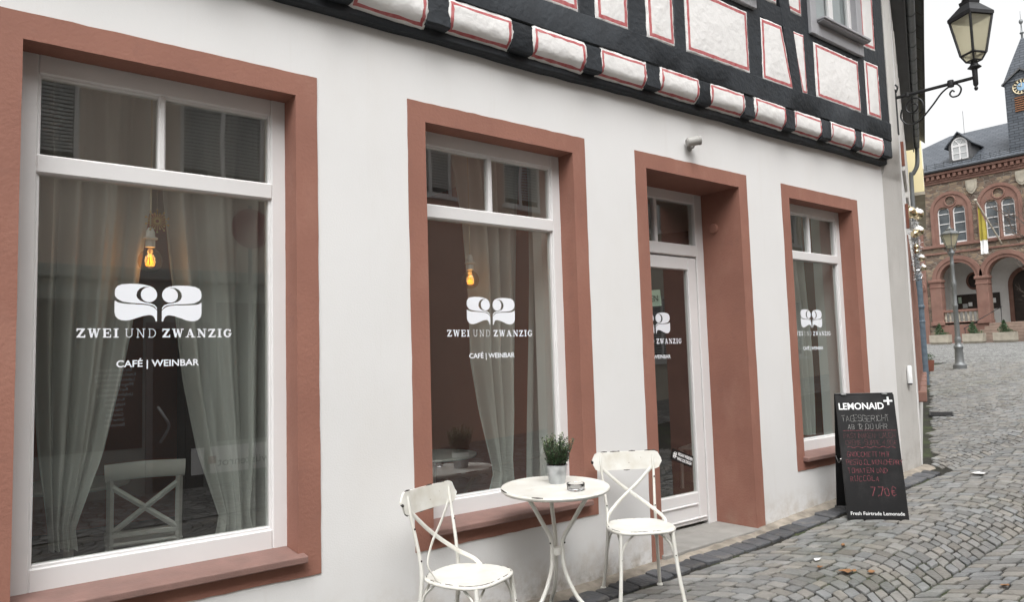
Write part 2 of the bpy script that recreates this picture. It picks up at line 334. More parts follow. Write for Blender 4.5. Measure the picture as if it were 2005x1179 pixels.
SF = {'A': '00-26-40|12-32', 'B': '00-06-36-45-44-33-03|33-42-41-30-00', 'C': '45-36-16-05-01-10-30-41', 'D': '00-06-26-44-42-20-00', 'E': '46-06-00-40|03-33', 'F': '46-06-00|03-33',
 'G': '45-36-16-05-01-10-30-41-43-23', 'H': '00-06|40-46|03-43', 'I': '20-26', 'K': '00-06|46-03-40', 'L': '06-00-40', 'M': '00-06-23-46-40', 'N': '00-06-40-46', 'O': '10-01-05-16-36-45-41-30-10',
 'P': '00-06-36-45-44-33-03', 'R': '00-06-36-45-44-33-03|23-40', 'S': '45-36-16-05-04-13-33-42-41-30-10-01', 'T': '06-46|26-20', 'U': '06-01-10-30-41-46', 'V': '06-20-46', 'W': '06-10-23-30-46',
 'Y': '06-23-46|23-20', 'Z': '06-46-00-40', '0': '10-01-05-16-36-45-41-30-10', '1': '05-26-20', '2': '05-16-36-45-44-00-40', '4': '30-36-02-42', '7': '06-46-10', '9': '44-13-04-05-16-36-45-42-10',
 '.': '20-21', ',': '21-10', '-': '13-33', '€': '45-26-15-11-20-41|03-33|02-32'}
def ribbon(mb, p, q, wd, y, ext=.5):
    p = Vector(p); q = Vector(q); d = q-p
    if d.length < 1e-6: return
    d.normalize(); n = Vector((-d.y, d.x))*wd/2; p = p-d*wd*ext; q = q+d*wd*ext
    mb.add([(a.x, y, a.y) for a in (p-n, q-n, q+n, p+n)], [(0, 1, 2, 3)])
def chalk(body, x, z, h, y, m, parent, adv=None, wd=.0065, rnd=None):
    mb = MB(); k = h/6; adv = adv or h*.92; rnd = rnd or random; c = 0
    for ch in body:
        if ch in SF:
            sl = rnd.uniform(-.1, .1); dz = rnd.uniform(-.06, .06)*h; s = rnd.uniform(.85, 1.08)
            for st in SF[ch].split('|'):
                pts = [(x+(int(a[0])*.78+int(a[1])*sl)*k*s+rnd.uniform(-.2, .2)*k, z+dz+int(a[1])*k*s+rnd.uniform(-.25, .25)*k) for a in st.split('-')]
                for i in range(len(pts)-1): c += 1; ribbon(mb, pts[i], pts[i+1], wd*rnd.uniform(.7, 1.15), y-.0001*(c % 7), .25)
        x += adv*(.5 if ch in 'I .,1' else 1.0)
    return mb.build('chalk_writing', m, parent, recalc=False)
SLAB = {'Z': (.9, [(0, .92, .8, .92, .16), (0, .08, .85, .08, .16), (.66, .9, .16, .1, .24), (.05, .95, .05, .68, .1), (.8, .05, .8, .32, .1)]),
 'W': (1.36, [(.2, 1, .42, .02, .22), (.42, .02, .66, .95, .11), (.66, .95, .9, .02, .22), (.9, .02, 1.13, 1, .11), (0, .95, .4, .95, .1), (.95, .95, 1.32, .95, .1), (.5, .95, .82, .95, .1)]),
 'E': (.92, [(.2, 0, .2, 1, .24), (0, .94, .8, .94, .12), (0, .06, .85, .06, .12), (.2, .5, .58, .5, .12), (.76, .96, .76, .68, .1), (.8, .04, .8, .34, .1), (.58, .36, .58, .64, .1)]),
 'I': (.56, [(.27, 0, .27, 1, .24), (0, .95, .54, .95, .1), (0, .05, .54, .05, .1)]),
 'A': (1.16, [(.2, 0, .5, .97, .1), (.52, .97, .87, 0, .24), (.3, .32, .75, .32, .1), (0, .05, .4, .05, .1), (.62, .05, 1.12, .05, .1)]),
 'N': (1.18, [(.22, 0, .22, 1, .1), (.22, .97, .9, .03, .24), (.9, 0, .9, 1, .1), (0, .95, .3, .95, .1), (0, .05, .44, .05, .1), (.68, .95, 1.12, .95, .1)]),
 'G': (1.08, [(.84, .74, .68, .92, .14), (.68, .92, .42, .94, .14), (.42, .94, .2, .74, .2), (.2, .74, .15, .5, .24), (.15, .5, .2, .26, .24), (.2, .26, .42, .06, .2), (.42, .06, .68, .08, .14), (.68, .08, .82, .2, .16), (.82, .2, .82, .45, .2), (.6, .45, 1.04, .45, .1), (.87, .66, .87, .98, .09)]),
 'u': (1.05, [(.2, 1, .2, .25, .07), (.2, .25, .34, .05, .07), (.34, .05, .6, .04, .07), (.6, .04, .78, .25, .07), (.78, .25, .78, 1, .07), (.04, .97, .36, .97, .06), (.64, .97, .94, .97, .06)]),
 'n': (1.1, [(.2, 0, .2, 1, .07), (.2, 1, .8, 0, .08), (.8, 0, .8, 1, .07), (.02, .97, .24, .97, .06), (.04, .03, .36, .03, .06), (.64, .97, .98, .97, .06)]),
 'd': (1.0, [(.2, 0, .2, 1, .07), (.04, .97, .5, .97, .06), (.04, .03, .5, .03, .06), (.5, .97, .74, .8, .07), (.74, .8, .84, .5, .07), (.84, .5, .74, .2, .07), (.74, .2, .5, .03, .07)])}
def slab_text(body, x0, x1, z, h, y, m, parent):
    tot = 0
    for ch in body: tot += (.42 if ch == ' ' else SLAB[ch][0]+.16)
    k = (x1-x0)/tot; x = x0; mb = MB(); c = 0
    for ch in body:
        if ch == ' ': x += .42*k; continue
        for a, b, e, g, wd in SLAB[ch][1]:
            c += 1; ribbon(mb, (x+a*k, z+b*h), (x+e*k, z+g*h), wd*h*.95, y-.0001*(c % 9), 0.0 if wd < .2 else .05)
        x += (SLAB[ch][0]+.16)*k
    return mb.build('lettering', m, parent, recalc=False)
LOGO_BODY = [(107, 215), (112, 160), (140, 120), (190, 97), (280, 86), (380, 86), (450, 92), (520, 108), (560, 128), (588, 160), (604, 200), (598, 215), (575, 160), (540, 132), (500, 118), (440, 122), (395, 145), (365, 188), (358, 235), (372, 272), (405, 302), (460, 322), (530, 334), (575, 352), (603, 385), (606, 410), (598, 405), (580, 378), (550, 358), (500, 346), (430, 338), (290, 330), (200, 318), (140, 285), (114, 250)]
LOGO_LOW = [(107, 305), (150, 332), (215, 343), (300, 347), (430, 351), (510, 360), (560, 380), (585, 402), (606, 425), (606, 565), (590, 565), (580, 530), (562, 500), (540, 487), (510, 484), (450, 494), (370, 522), (300, 548), (240, 560), (190, 556), (150, 538), (120, 505), (107, 455)]
def logo(x0, z0, y, parent):
    mb = MB(); k = .0003755
    for sg in (1, -1):
        cvt = lambda p: (x0+(p[0]-621)*k*sg, y, z0+(325-p[1])*k)
        for j, pl in enumerate((LOGO_BODY, LOGO_LOW, [(507+98*math.cos(a*math.pi/12), 220+98*math.sin(a*math.pi/12)) for a in range(24)])):
            mb.add([(v[0], v[1]-.0002*j, v[2]) for v in map(cvt, [(p[0]-14, p[1]) for p in pl])], [tuple(range(len(pl)))])
    o = mb.build('logo', 'vinyl', parent, recalc=False)
    bm = bmesh.new(); bm.from_mesh(o.data); bmesh.ops.triangulate(bm, faces=bm.faces, ngon_method='EAR_CLIP'); bm.to_mesh(o.data); bm.free()
    return o

# ================================================================== STREET
def sheet(name, x0, x1, y0, y1, m, dz=0.0, nx=40, ny=20, cut=None):
    mb = MB(); vs = []; fs = []
    for j in range(ny+1):
        for i in range(nx+1):
            x = x0+(x1-x0)*i/nx; y = y0+(y1-y0)*j/ny; vs.append((x, y, ground(x, y)+dz))
    fs = [(j*(nx+1)+i, j*(nx+1)+i+1, (j+1)*(nx+1)+i+1, (j+1)*(nx+1)+i) for j in range(ny) for i in range(nx)]
    mb.add(vs, fs); o = mb.build(name, m, None, recalc=False); return tag(o, kind='structure')
street = sheet('street', -3, 25, -5.0, 9, 'joint', -.014, 112, 56)
tag(street, 'sloping street bed with dark mossy joints between the grey setts', 'street')
far = sheet('square_paving', 25, 140, -60, 80, 'far_cobble', 0, 115, 60); tag(far, 'pale grey cobbled square rising to the town hall', 'square')
for nm, a in (('ground', (-60, -3, -60, 60)), ('opposite_pavement', (-3, 25, -60, -5.0)), ('ground', (-3, 25, 9, 80))):
    o = sheet(nm, *a, 'far_cobble', -.004, 60, 40); tag(o, 'grey cobbled ground beyond the café street', 'ground')

ND = (math.cos(R(22.1)), math.sin(R(22.1)))     # direction of the neighbour's facade
def street_edge(x): return 0.0 if x < 8.86 else (x-8.86)*ND[1]/ND[0]
def stone(mb, quad, z0, top, rnd, inset=.012):
    """eight-cornered sett: quad = 4 ground points (x, y)"""
    c = Vector((sum(p[0] for p in quad)/4, sum(p[1] for p in quad)/4)); ring = []
    for i in range(4):
        p = Vector(quad[i]); a = Vector(quad[i-1]); b = Vector(quad[(i+1) % 4])
        ring.append(p.lerp(a, rnd.uniform(.03, .17))); ring.append(p.lerp(b, rnd.uniform(.03, .17)))
    tx = rnd.uniform(-.03, .03); ty = rnd.uniform(-.03, .03); vs = []
    def zz(p, dz): return ground(p.x, p.y)+dz+(p.x-c.x)*tx+(p.y-c.y)*ty
    for dz, k in ((-.025, 1.0), (top-.006, 1.0), (top, .93)):
        for p in ring:
            q = c+(p-c)*k; vs.append((q.x, q.y, zz(q, dz)))
    vs.append((c.x, c.y, zz(c, top+.002)))
    fs = [(r*8+i, r*8+(i+1) % 8, (r+1)*8+(i+1) % 8, (r+1)*8+i) for r in (0, 1) for i in range(8)]
    fs += [(16+i, 16+(i+1) % 8, 24) for i in range(8)]
    mb.add(vs, fs)
def add_tone(o, tones):
    a = o.data.attributes.new('tone', 'FLOAT_COLOR', 'POINT')
    for d, t in zip(a.data, tones): d.color = (*t, 1)
def sett_tone(rnd):
    t = rnd.uniform(.72, 1.16); w_ = rnd.uniform(-.04, .05); return (t*(1+w_), t, t*(1-w_*1.3))
rc = random.Random(3)
SETTS = []                                    # (distance, quad, tone)
W_COL, ROW, AMP = 1.24, .116, .44
for cidx in range(-8, 6):
    yc = -.30-W_COL/2+cidx*W_COL if cidx <= 0 else -.30-W_COL/2+cidx*W_COL
    nst = 11
    RP = {r_: r_+rc.uniform(-.13, .13) for r_ in range(-20, 262)}
    for row in range(-20, 260):
        off = rc.uniform(-.3, .3); bd = [0]+[k+off+rc.uniform(-.22, .22) for k in range(1, nst)]+[nst]; hr = RP[row+1]-RP[row]
        for k in range(nst):
            def pt(s, rr):
                v = (s/nst-.5); y = yc+v*W_COL
                x = rr*ROW+AMP*math.cos(math.pi*v)+cidx*.05
                return Vector((x, y))
            j = lambda: rc.uniform(-.09, .09)
            k0, k1 = bd[k], bd[k+1]; r0_, r1_ = RP[row], RP[row+1]; e_ = lambda: rc.uniform(.025, .10)
            q = [pt(k0+e_(), r0_+e_()), pt(k1-e_(), r0_+e_()), pt(k1-e_(), r1_-e_()), pt(k0+e_(), r1_-e_())]
            c = sum(q, Vector((0, 0)))/4
            if c.x < -1.5 or c.x > 25.2 or c.y < -4.9: continue
            e = street_edge(c.x)-(.28 if c.x < 8.9 else .12)
            if c.y > e: continue
            if c.x > 9 and c.y < (c.x*.30-3.76)-1.6: continue
            SETTS.append((q, c, sett_tone(rc)))
vis = []
for i, (q, c, t) in enumerate(SETTS):
    px, py, d = project((c.x, c.y, ground(c.x, c.y)))
    if d > 0 and 1000 < px < 2010 and 0 < py < 1185: vis.append((d, i))
vis.sort(); near = set(i for d, i in vis[:298])
rest = MB(); rt = []
for i, (q, c, t) in enumerate(SETTS):
    top = rc.uniform(-.004, .005)
    if i in near:
        mb = MB(); stone(mb, q, 0, top, rc); o = mb.build('cobblestone', 'cobble', street, smooth=20, recalc=False); add_tone(o, [t]*len(mb.v))
    else:
        n0 = len(rest.v); stone(rest, q, 0, top, rc); rt += [t]*(len(rest.v)-n0)
o = rest.build('cobblestones', 'cobble', street, smooth=20, recalc=False); add_tone(o, rt); tag(o, kind='stuff')
# dark edging row and the mortar strip along the café wall
x = 2.2
while x < 8.75:
    L = rc.uniform(.13, .22)
    if not 2.0 < x < 8.6: x += L; continue
    mb = MB(); g = .008
    q = [Vector((x+g, -.262+rc.uniform(-.02, .01))), Vector((x+L-g, -.262+rc.uniform(-.02, .01))), Vector((x+L-g+rc.uniform(-.01, .01), -.095+rc.uniform(-.015, .02))), Vector((x+g, -.095+rc.uniform(-.015, .02)))]
    stone(mb, q, 0, rc.uniform(.002, .012), rc); o = mb.build('edging_stone', 'dark_stone', street, smooth=35, recalc=False)
    t = rc.uniform(.7, 1.3); add_tone(o, [(t, t, t*1.03)]*len(mb.v)); x += L
mb = MB(); n = 130; vs = []
for i in range(n+1):
    xx = -1.5+(8.9+1.5)*i/n
    for yy, dz in ((.02, .022), (-.03, .020), (-.085+rc.uniform(-.03, .02), .004+rc.uniform(0, .006)), (-.12, -.02)): vs.append((xx, yy, ground(xx, min(0, yy))+dz+rc.uniform(-.006, .006)*(yy < 0)))
mb.add(vs, [(i*4+k, i*4+k+1, i*4+4+k+1, i*4+4+k) for i in range(n) for k in range(3)])
mb.build('mortar_strip', 'mortar_strip', street, smooth=60)

# ================================================================== CAFÉ HOUSE
house = empty('half_timbered_house', (0, 0, 0), 0, 'white plastered café house with sandstone red window surrounds and black timbered upper floor', 'house')
WX = [(.240, 1.714), (2.286, 3.752), (6.300, 7.740)]      # outer edges of the window surrounds
DX = (4.286, 5.742)
TOP, BOT, SW = 3.067, .421, .122
HX0, HX1 = -2.2, 8.36
ops = [(a+SW-.004, b-SW+.004, .49, TOP-SW-.004+.012) for a, b in WX]
doorop = (DX[0]+SW-.004, DX[1]-SW+.004, -.35, TOP-SW+.008)
outer = [(HX0, -.35), (doorop[0], -.35), (doorop[0], doorop[3]), (doorop[1], doorop[3]), (doorop[1], -.35), (HX1, -.35), (HX1, 3.515), (HX0, 3.515)]
vs, fs = holed(outer, [[(a, c), (b, c), (b, d), (a, d)] for a, b, c, d in ops], 0, .46)
MB().add(vs, fs).build('wall', 'plaster', house)

def surround(mb, x0, x1, zb, zt, sw, y0, yr, sill=True):
    xi0, xi1, zi = x0+sw, x1-sw, zt-sw; zib = zb+sw*.85 if sill else zb
    o = [(x0, zb), (x0, zt), (x1, zt), (x1, zb)]; i = [(xi0, zib), (xi0, zi), (xi1, zi), (xi1, zib)]
    # slightly wandering painted edge: subdivide
    def edge(a, b, n, amp, rnd=random.Random(int(x0*100))):
        d = (b[0]-a[0], b[1]-a[1]); L = math.hypot(*d); nn = (-d[1]/L, d[0]/L); out = []
        for k in range(n):
            t = k/n; r_ = 0 if k == 0 else rnd.uniform(-amp, amp); out.append((a[0]+d[0]*t+nn[0]*r_, a[1]+d[1]*t+nn[1]*r_))
        return out
    N = 24; O = []; I = []
    segs = 4 if sill else 3
    for s in range(segs):
        O += edge(o[s], o[(s+1) % 4], N, .0022); I += edge(i[s], i[(s+1) % 4], N, .0008)
    if not sill: O.append(o[3]); I.append(i[3])
    n = len(O); cyc = n if sill else n-1; b = .006
    vs = [(p[0], .012, p[1]) for p in O]+[(p[0], y0, p[1]) for p in O]+[(p[0], y0, p[1]) for p in I]
    cx = (x0+x1)/2; cz = (zb+zt)/2
    vs += [(p[0]+(-b if p[0] > cx else b)*0, y0+b, p[1]) for p in I]+[(p[0], yr, p[1]) for p in I]
    fs = [(r*n+k, r*n+(k+1) % n, (r+1)*n+(k+1) % n, (r+1)*n+k) for r in range(4) for k in range(cyc)]
    mb.add(vs, fs)
def ring(mb, x0, x1, z0, z1, wl, wr, wb, wt, y0, y1, b=.006):
    mb.box(x0, x0+wl, y0, y1, z0, z1, b); mb.box(x1-wr, x1, y0, y1, z0, z1, b)
    mb.box(x0+wl-.0005, x1-wr+.0005, y0+.001, y1-.001, z0, z0+wb, b); mb.box(x0+wl-.0005, x1-wr+.0005, y0+.001, y1-.001, z1-wt, z1, b)
def pane(x0, x1, z0, z1, y, parent, m='pane_glass'):
    return MB().add([(x0, y, z0), (x1, y, z0), (x1, y, z1), (x0, y, z1)], [(0, 1, 2, 3)]).build('pane', m, parent, recalc=False)
YF = .145
for wi, (a, b) in enumerate(WX):
    x0, x1 = a+SW, b-SW; zt = TOP-SW
    mb = MB(); ring(mb, x0-.01, x1+.01, .548, zt+.015, .088, .086, .105, .102, YF, YF+.075)
    ring(mb, x0+.068, x1-.066, .645, zt-.078, .022, .022, .022, .022, YF+.012, YF+.06, .004)
    win = mb.build('window', 'window_white', house)
    sm = MB(); surround(sm, a, b, BOT, TOP, SW, -.006, YF+.01); sm.build('surround', 'red_paint', win)
    mb = MB(); mb.box(x0+.072, x1-.070, YF-.004, YF+.07, 2.395, 2.484, .008); mb.build('transom', 'window_white', win)
    xm = x0+.603; mb = MB(); mb.box(xm-.017, xm+.017, YF+.004, YF+.06, 2.48, zt-.08, .008); mb.build('mullion', 'window_white', win)
    sl = MB(); zs = .552
    sl.add([(x0-.03, -.058, zs-.018), (x1+.03, -.058, zs-.018), (x1+.03, .0, zs-.010), (x1-.002, .0, zs-.010), (x1-.002, YF+.02, zs+.006), (x0+.002, YF+.02, zs+.006), (x0+.002, 0, zs-.010), (x0-.03, 0, zs-.010),
            (x0-.03, -.058, zs-.052), (x1+.03, -.058, zs-.052), (x1+.03, .0, zs-.052), (x1-.002, .0, zs-.052), (x1-.002, YF+.02, zs-.052), (x0+.002, YF+.02, zs-.052), (x0+.002, 0, zs-.052), (x0-.03, 0, zs-.052)],
           [(0, 1, 2, 3, 4, 5, 6, 7), (15, 14, 13, 12, 11, 10, 9, 8)]+[(i, (i+1) % 8, 8+(i+1) % 8, 8+i) for i in range(8)])
    so = sl.build('sill', 'sill_stone', win)
    bv = so.modifiers.new('bevel', 'BEVEL'); bv.width = .005; bv.segments = 2; bv.limit_method = 'ANGLE'
    pane(x0+.075, xm, 2.47, zt-.085, YF+.032, win); pane(xm, x1-.075, 2.47, zt-.085, YF+.032, win); pane(x0+.075, x1-.075, .65, 2.41, YF+.032, win)
    xc = (x0+x1)/2-.012; yl = YF+.029
    logo(xc, 1.824, yl, win); slab_text('ZWEI und ZWANZIG', xc-.354, xc+.358, 1.655, .043, yl, 'vinyl', win)
    text_obj('CAFÉ | WEINBAR', .033, xc, 1.515, yl, 'vinyl', win, 'CENTER', .018, .375)
# door
YD = .40; a, b = DX; x0, x1 = a+SW, b-SW; zt = TOP-SW
mb = MB(); zb = .045
mb.box(x0-.01, x0+.105, YD, YD+.08, zb-.05, zt+.01, .006); mb.box(x1-.105, x1+.01, YD, YD+.08, zb-.05, zt+.01, .006); mb.box(x0+.104, x1-.104, YD+.002, YD+.078, zt-.09, zt+.01, .006)
mb.box(x0+.104, x1-.104, YD-.006, YD+.078, 2.372, 2.476, .008)
door = mb.build('door', 'window_white', house)
sm = MB(); surround(sm, a, b, -.02, TOP, SW, -.006, YD+.02, sill=False); sm.build('surround', 'red_paint', door)
mb = MB(); lx0, lx1 = x0+.11, x1-.11; yl0 = YD+.008
mb.box(lx0, lx0+.115, yl0, yl0+.06, zb+.008, 2.362, .007); mb.box(lx1-.115, lx1, yl0, yl0+.06, zb+.008, 2.362, .007); mb.box(lx0+.114, lx1-.114, yl0+.001, yl0+.059, 2.25, 2.362, .007); mb.box(lx0+.114, lx1-.114, yl0+.001, yl0+.059, zb+.008, .312, .007)
mb.box(lx0+.13, lx1-.13, yl0-.010, yl0+.02, .205, .222, .005); mb.box(lx0+.02, lx1-.02, yl0-.012, yl0+.02, .085, .10, .005)
mb.build('leaf', 'window_white', door)
mb = MB(); mb.box(4.995-.02, 4.995+.02, YD+.01, YD+.06, 2.47, zt-.085, .007); mb.build('mullion', 'window_white', door)
pane(lx0+.11, lx1-.11, .305, 2.256, YD+.035, door); pane(x0+.1, 4.995, 2.47, zt-.085, YD+.035, door); pane(4.995, x1-.1, 2.47, zt-.085, YD+.035, door)
mb = MB(); mb.tube([(4.58, yl0-.0, .98), (4.58, yl0-.06, 1.0), (4.58, yl0-.06, 1.28), (4.58, yl0, 1.30)], .012, 8); mb.build('handle', 'steel', door, smooth=40)
xc = 4.943; yt = YD+.031
logo(xc, 1.778, yt, door); slab_text('ZWEI und ZWANZIG', xc-.354, xc+.353, 1.60, .045, yt, 'vinyl', door); text_obj('CAFÉ | WEINBAR', .033, xc, 1.475, yt, 'vinyl', door, 'CENTER', .018, .375)
mb = MB(); mb.box(-.142, .142, 0, .0012, -.048, .048); st = mb.build('sticker', 'black_board', door); st.location = (5.222, yt-.001, .618); st.rotation_euler = (0, R(20), 0)
for body, xx, zz, h, wd in (('#', -.132, -.020, .052, .05), ('VEGAN WERDEN', -.072, .007, .026, .205), ('WAS LOS DIGGA', -.072, -.032, .026, .205)):
    t_ = text_obj(body, h, xx, zz, -.0022, 'print_white', door, 'LEFT', .03, wd, 'sticker_print'); t_.location = st.location; t_.rotation_euler = st.rotation_euler
mb = MB(); mb.box(4.74, 4.875, 0, .001, .385, .60); mb.build('sticker', 'sticker_green', door).location = (0, yt-.002, 0)
mb = MB(); mb.box(4.752, 4.863, 0, .001, .48, .588); mb.build('sticker', 'shop_glass', door).location = (0, yt-.0035, 0)
mb = MB(); mb.box(-.16, .16, 0, .003, -.07, .07); cd = mb.build('paper_notice', 'green_card', door); cd.location = (4.90, YD+.05, 1.985); cd.rotation_euler = (0, R(-5), 0)
t_ = text_obj('EN', .055, .02, -.028, -.002, 'wood_dark', door, 'LEFT', 0, .10, 'notice_print'); t_.location = cd.location; t_.rotation_euler = cd.rotation_euler
mb = MB(); mb.box(x0-.02, x1+.02, -.035, YD+.09, -.12, .028, .006); mb.build('threshold', 'concrete', door)
mb = MB(); mb.lathe([(.0, 0), (.045, 0), (.045, .012), (.038, .022), (.0, .024)], (0, 0, 0), 20); mb.xf(Matrix.Translation((5.618-.0, .27, 2.62)) @ Matrix.Rotation(R(-90), 4, 'Y')); mb.build('sensor', 'red_paint', door, smooth=40)

# ---- jetty and timber frame.  Beam faces stand at y = YU; the frame climbs slightly to the right
YU = -.13
tl = lambda x: .0118*(x-3.0)
soff = MB()
def wavy_box(mb, x0, x1, y0, y1, zb, zt, rnd, step=.16, amp=.004, slope=True, mi=0):
    n = max(1, int((x1-x0)/step)); vs = []
    for i in range(n+1):
        x = x0+(x1-x0)*i/n; dz = tl(x) if slope else 0
        a = [rnd.uniform(-amp, amp) for _ in range(6)]; b = .012
        ws = .004*math.sin(x*1.7+zb*9)+.003*math.sin(x*4.1+zt); dz += ws
        vs += [(x, y1, zb+dz), (x, y0+b, zb+dz+a[0]), (x, y0+a[4]*.5, zb+dz+b+a[1]), (x, y0+a[5]*.5, zt+dz-b+a[2]), (x, y0+b, zt+dz+a[3]), (x, y1, zt+dz)]
    fs = [(i*6+k, i*6+(k+1) % 6, i*6+6+(k+1) % 6, i*6+6+k) for i in range(n) for k in range(6)]+[tuple(range(5, -1, -1)), tuple(range(n*6, n*6+6))]
    return mb.add(vs, fs, mi)
rt_ = random.Random(11)
wavy_box(soff, HX0, 8.345, -.072, .30, 3.456, 3.62, rt_, amp=.005); soff.build('wall_plate', 'timber', house, smooth=40)
MB().box(HX0, 8.35, -.02, .30, 3.56, 6.3).build('core_wall', 'timber', house)
sb = MB(); wavy_box(sb, HX0, 8.345, YU-.012, .05, 3.700, 3.912, rt_, amp=.004); sb.build('sill_beam', 'timber', house, smooth=40)
JT = [2.507+.6452*k for k in range(-7, 9)]; JT[7:] = [2.507, 3.168, 3.815, 4.459, 5.090, 5.726, 6.369, 7.023, 7.654]
def red_ring_panel(poly, y_edge, y_face, parent, name, rnd, w1=.018, w2=.028, sub=.045, jit=.005):
    """plaster panel: white margin, painted red line, pillowy white field"""
    n = len(poly); cx = sum(p[0] for p in poly)/n; cz = sum(p[1] for p in poly)/n
    def inset(d):
        out = []
        for i in range(n):
            p, a, b = Vector(poly[i]), Vector(poly[i-1]), Vector(poly[(i+1) % n])
            e1 = (p-a).normalized(); e2 = (b-p).normalized(); n1 = Vector((e1.y, -e1.x)); n2 = Vector((e2.y, -e2.x))
            if n1.dot(Vector((cx, cz))-p) < 0: n1 = -n1
            if n2.dot(Vector((cx, cz))-p) < 0: n2 = -n2
            m = (n1+n2); m /= max(.3, m.dot(n1)); out.append(p+m*d)
        return out
    segs = [max(2, int((Vector(poly[i])-Vector(poly[(i+1) % n])).length/sub)) for i in range(n)]
    jr = {}
    def ringpts(d, y, amp):
        c = inset(d); out = []
        for i in range(n):
            a, b = c[i], c[(i+1) % n]
            for k in range(segs[i]):
                q = a.lerp(b, k/segs[i]); out.append((q.x+rnd.uniform(-amp, amp), y+rnd.uniform(-.001, .001), q.y+rnd.uniform(-amp, amp)))
        return out
    sm = min(1.0, min((Vector(poly[i])-Vector(poly[(i+1) % n])).length for i in range(n))/.16)
    spec = [(-.004, y_edge, jit), (.006*sm, y_face+.003, jit), (w1*sm, y_face, jit*.5), ((w1+w2)*sm, y_face-.001, jit*.5), ((w1+w2+.03)*sm, y_face-.004, jit*.4)]
    mb = MB(); R_ = [ringpts(*s) for s in spec]; m = len(R_[0])
    vs = [p for r_ in R_ for p in r_]; vs.append((cx, y_face-.008, cz))
    for r_ in range(4):
        mb_f = [(r_*m+k, r_*m+(k+1) % m, (r_+1)*m+(k+1) % m, (r_+1)*m+k) for k in range(m)]
        if r_ == 0: mb.add(vs, mb_f, 0)
        else: mb.f += mb_f; mb.m += [1 if r_ == 2 else 0]*m
    mb.f += [(4*m+k, 4*m+(k+1) % m, len(vs)-1) for k in range(m)]; mb.m += [0]*m
    return mb.build(name, ['panel_white', 'red_line'], parent, smooth=50)
def cove_panel(x0, x1, zt, zb, rnd):
    x0 += rnd.uniform(-.008, .008); x1 += rnd.uniform(-.008, .008); zt += rnd.uniform(-.004, .005); zb += rnd.uniform(-.008, .008); bl = rnd.uniform(.6, 1.3); tw_ = rnd.uniform(-.006, .006)
    """plaster filling between two joist ends, its foot rolled back under the floor"""
    prof = [(-.01, 0), (-.128, 0.0), (-.134, -.008), (-.139, -.026), (-.141, -.046), (-.143, -.075), (-.144, -.105), (-.143, -.130), (-.140, -.152), (-.133, -.172), (-.122, -.188), (-.108, -.202), (-.090, -.215), (-.080, -.221), (-.068, -.226), (-.05, -.222)]
    redv = (3, 4) ; tot = zt-zb; mb = MB(); xs = [0, .008, .022, .044, .07]; L = x1-x0
    cols = xs+[.07+(L-.14)*k/6 for k in range(1, 6)]+[L-x for x in reversed(xs)]
    vs = []; nP = len(prof)
    for ci, cx in enumerate(cols):
        e = min(cx, L-cx)
        flare = .0
        for pi_, (y, z) in enumerate(prof):
            t = -z/.226; pull = .010*max(0, 1-e/.02)
            sx = (.035*t*t*t) * (1 if cx < L/2 else 1) * -1          # joist feet: panel foot runs a little to the left
            vs.append((x0+cx+rnd.uniform(-.004, .004), -.13+(y+.13)*(bl if y < -.13 else 1)+pull+rnd.uniform(-.0035, .0025), zt+tl(x0)+z*(tot/.226)+tw_*(cx/L-.5)+rnd.uniform(-.0035, .0035)))
    fs = []; ms = []
    for ci in range(len(cols)-1):
        for pi_ in range(nP-1):
            fs.append((ci*nP+pi_, ci*nP+pi_+1, (ci+1)*nP+pi_+1, (ci+1)*nP+pi_))
            inside_c = 2 <= ci < len(cols)-3; edge_c = ci in (2, len(cols)-4)
            edge_p = pi_ in (3, 11); in_p = 3 <= pi_ <= 11
            ms.append(1 if (in_p and inside_c and (edge_c or edge_p)) else 0)
    mb.add(vs, fs); mb.m = ms
    return mb.build('infill_panel', ['panel_white', 'red_line'], house, smooth=60, recalc=True)
for k, xt in enumerate(JT):
    L = .505
    if xt+L > HX0+.2: cove_panel(xt, xt+L, 3.716, 3.506, rt_)
    j0, j1 = xt+L-.012, (JT[k+1] if k < len(JT)-1 else xt+.69)+.012
    mb = MB()
    if j1 > HX0+.1: wavy_box(mb, j0, min(j1, 8.345), YU-.008+rt_.uniform(-.004, .004), .1, 3.512, 3.705, rt_, .08); mb.build('joist_end', 'timber', house, smooth=40)
# posts, rails, brace
def beam(poly, dy, name='post'):
    mb = MB(); n = len(poly); rnd = rt_
    pts = []
    for i in range(n):
        a, b = Vector(poly[i]), Vector(poly[(i+1) % n]); s = max(1, int((b-a).length/.15))
        for k in range(s):
            q = a.lerp(b, k/s); pts.append(Vector((q.x+rnd.uniform(-.003, .003), q.y+rnd.uniform(-.003, .003))))
    c = sum(pts, Vector((0, 0)))/len(pts); m = len(pts); y = YU+dy
    vs = [(p.x, .02, p.y) for p in pts]+[(p.x, y+.010, p.y) for p in pts]+[(p.x+max(-.010, min(.010, (c.x-p.x)*.2)), y, p.y+max(-.01, min(.01, (c.y-p.y)*.2))) for p in pts]
    mb.add(vs, [(r_*m+k, r_*m+(k+1) % m, (r_+1)*m+(k+1) % m, (r_+1)*m+k) for r_ in (0, 1) for k in range(m)]+[tuple(range(2*m, 3*m))])
    return mb.build(name, 'timber', house, smooth=35)
Z1 = lambda x: 3.905+tl(x)
posts = [(-2.1, -1.9), (-1.3, -1.12), (-.35, -.2), (.45, .62), (1.35, 1.5), (2.2, 2.36), (2.72, 2.86), (3.62, 3.79), (4.14, 4.345), (4.675, 4.82), (5.70, 5.915), (6.632, 6.82), (7.705, 7.845), (8.158, 8.345)]
for i, (p, q) in enumerate(posts): beam([(p, Z1(p)-.03), (q, Z1(q)-.03), (q, 6.1), (p, 6.1)], -.004+.002*(i % 3))
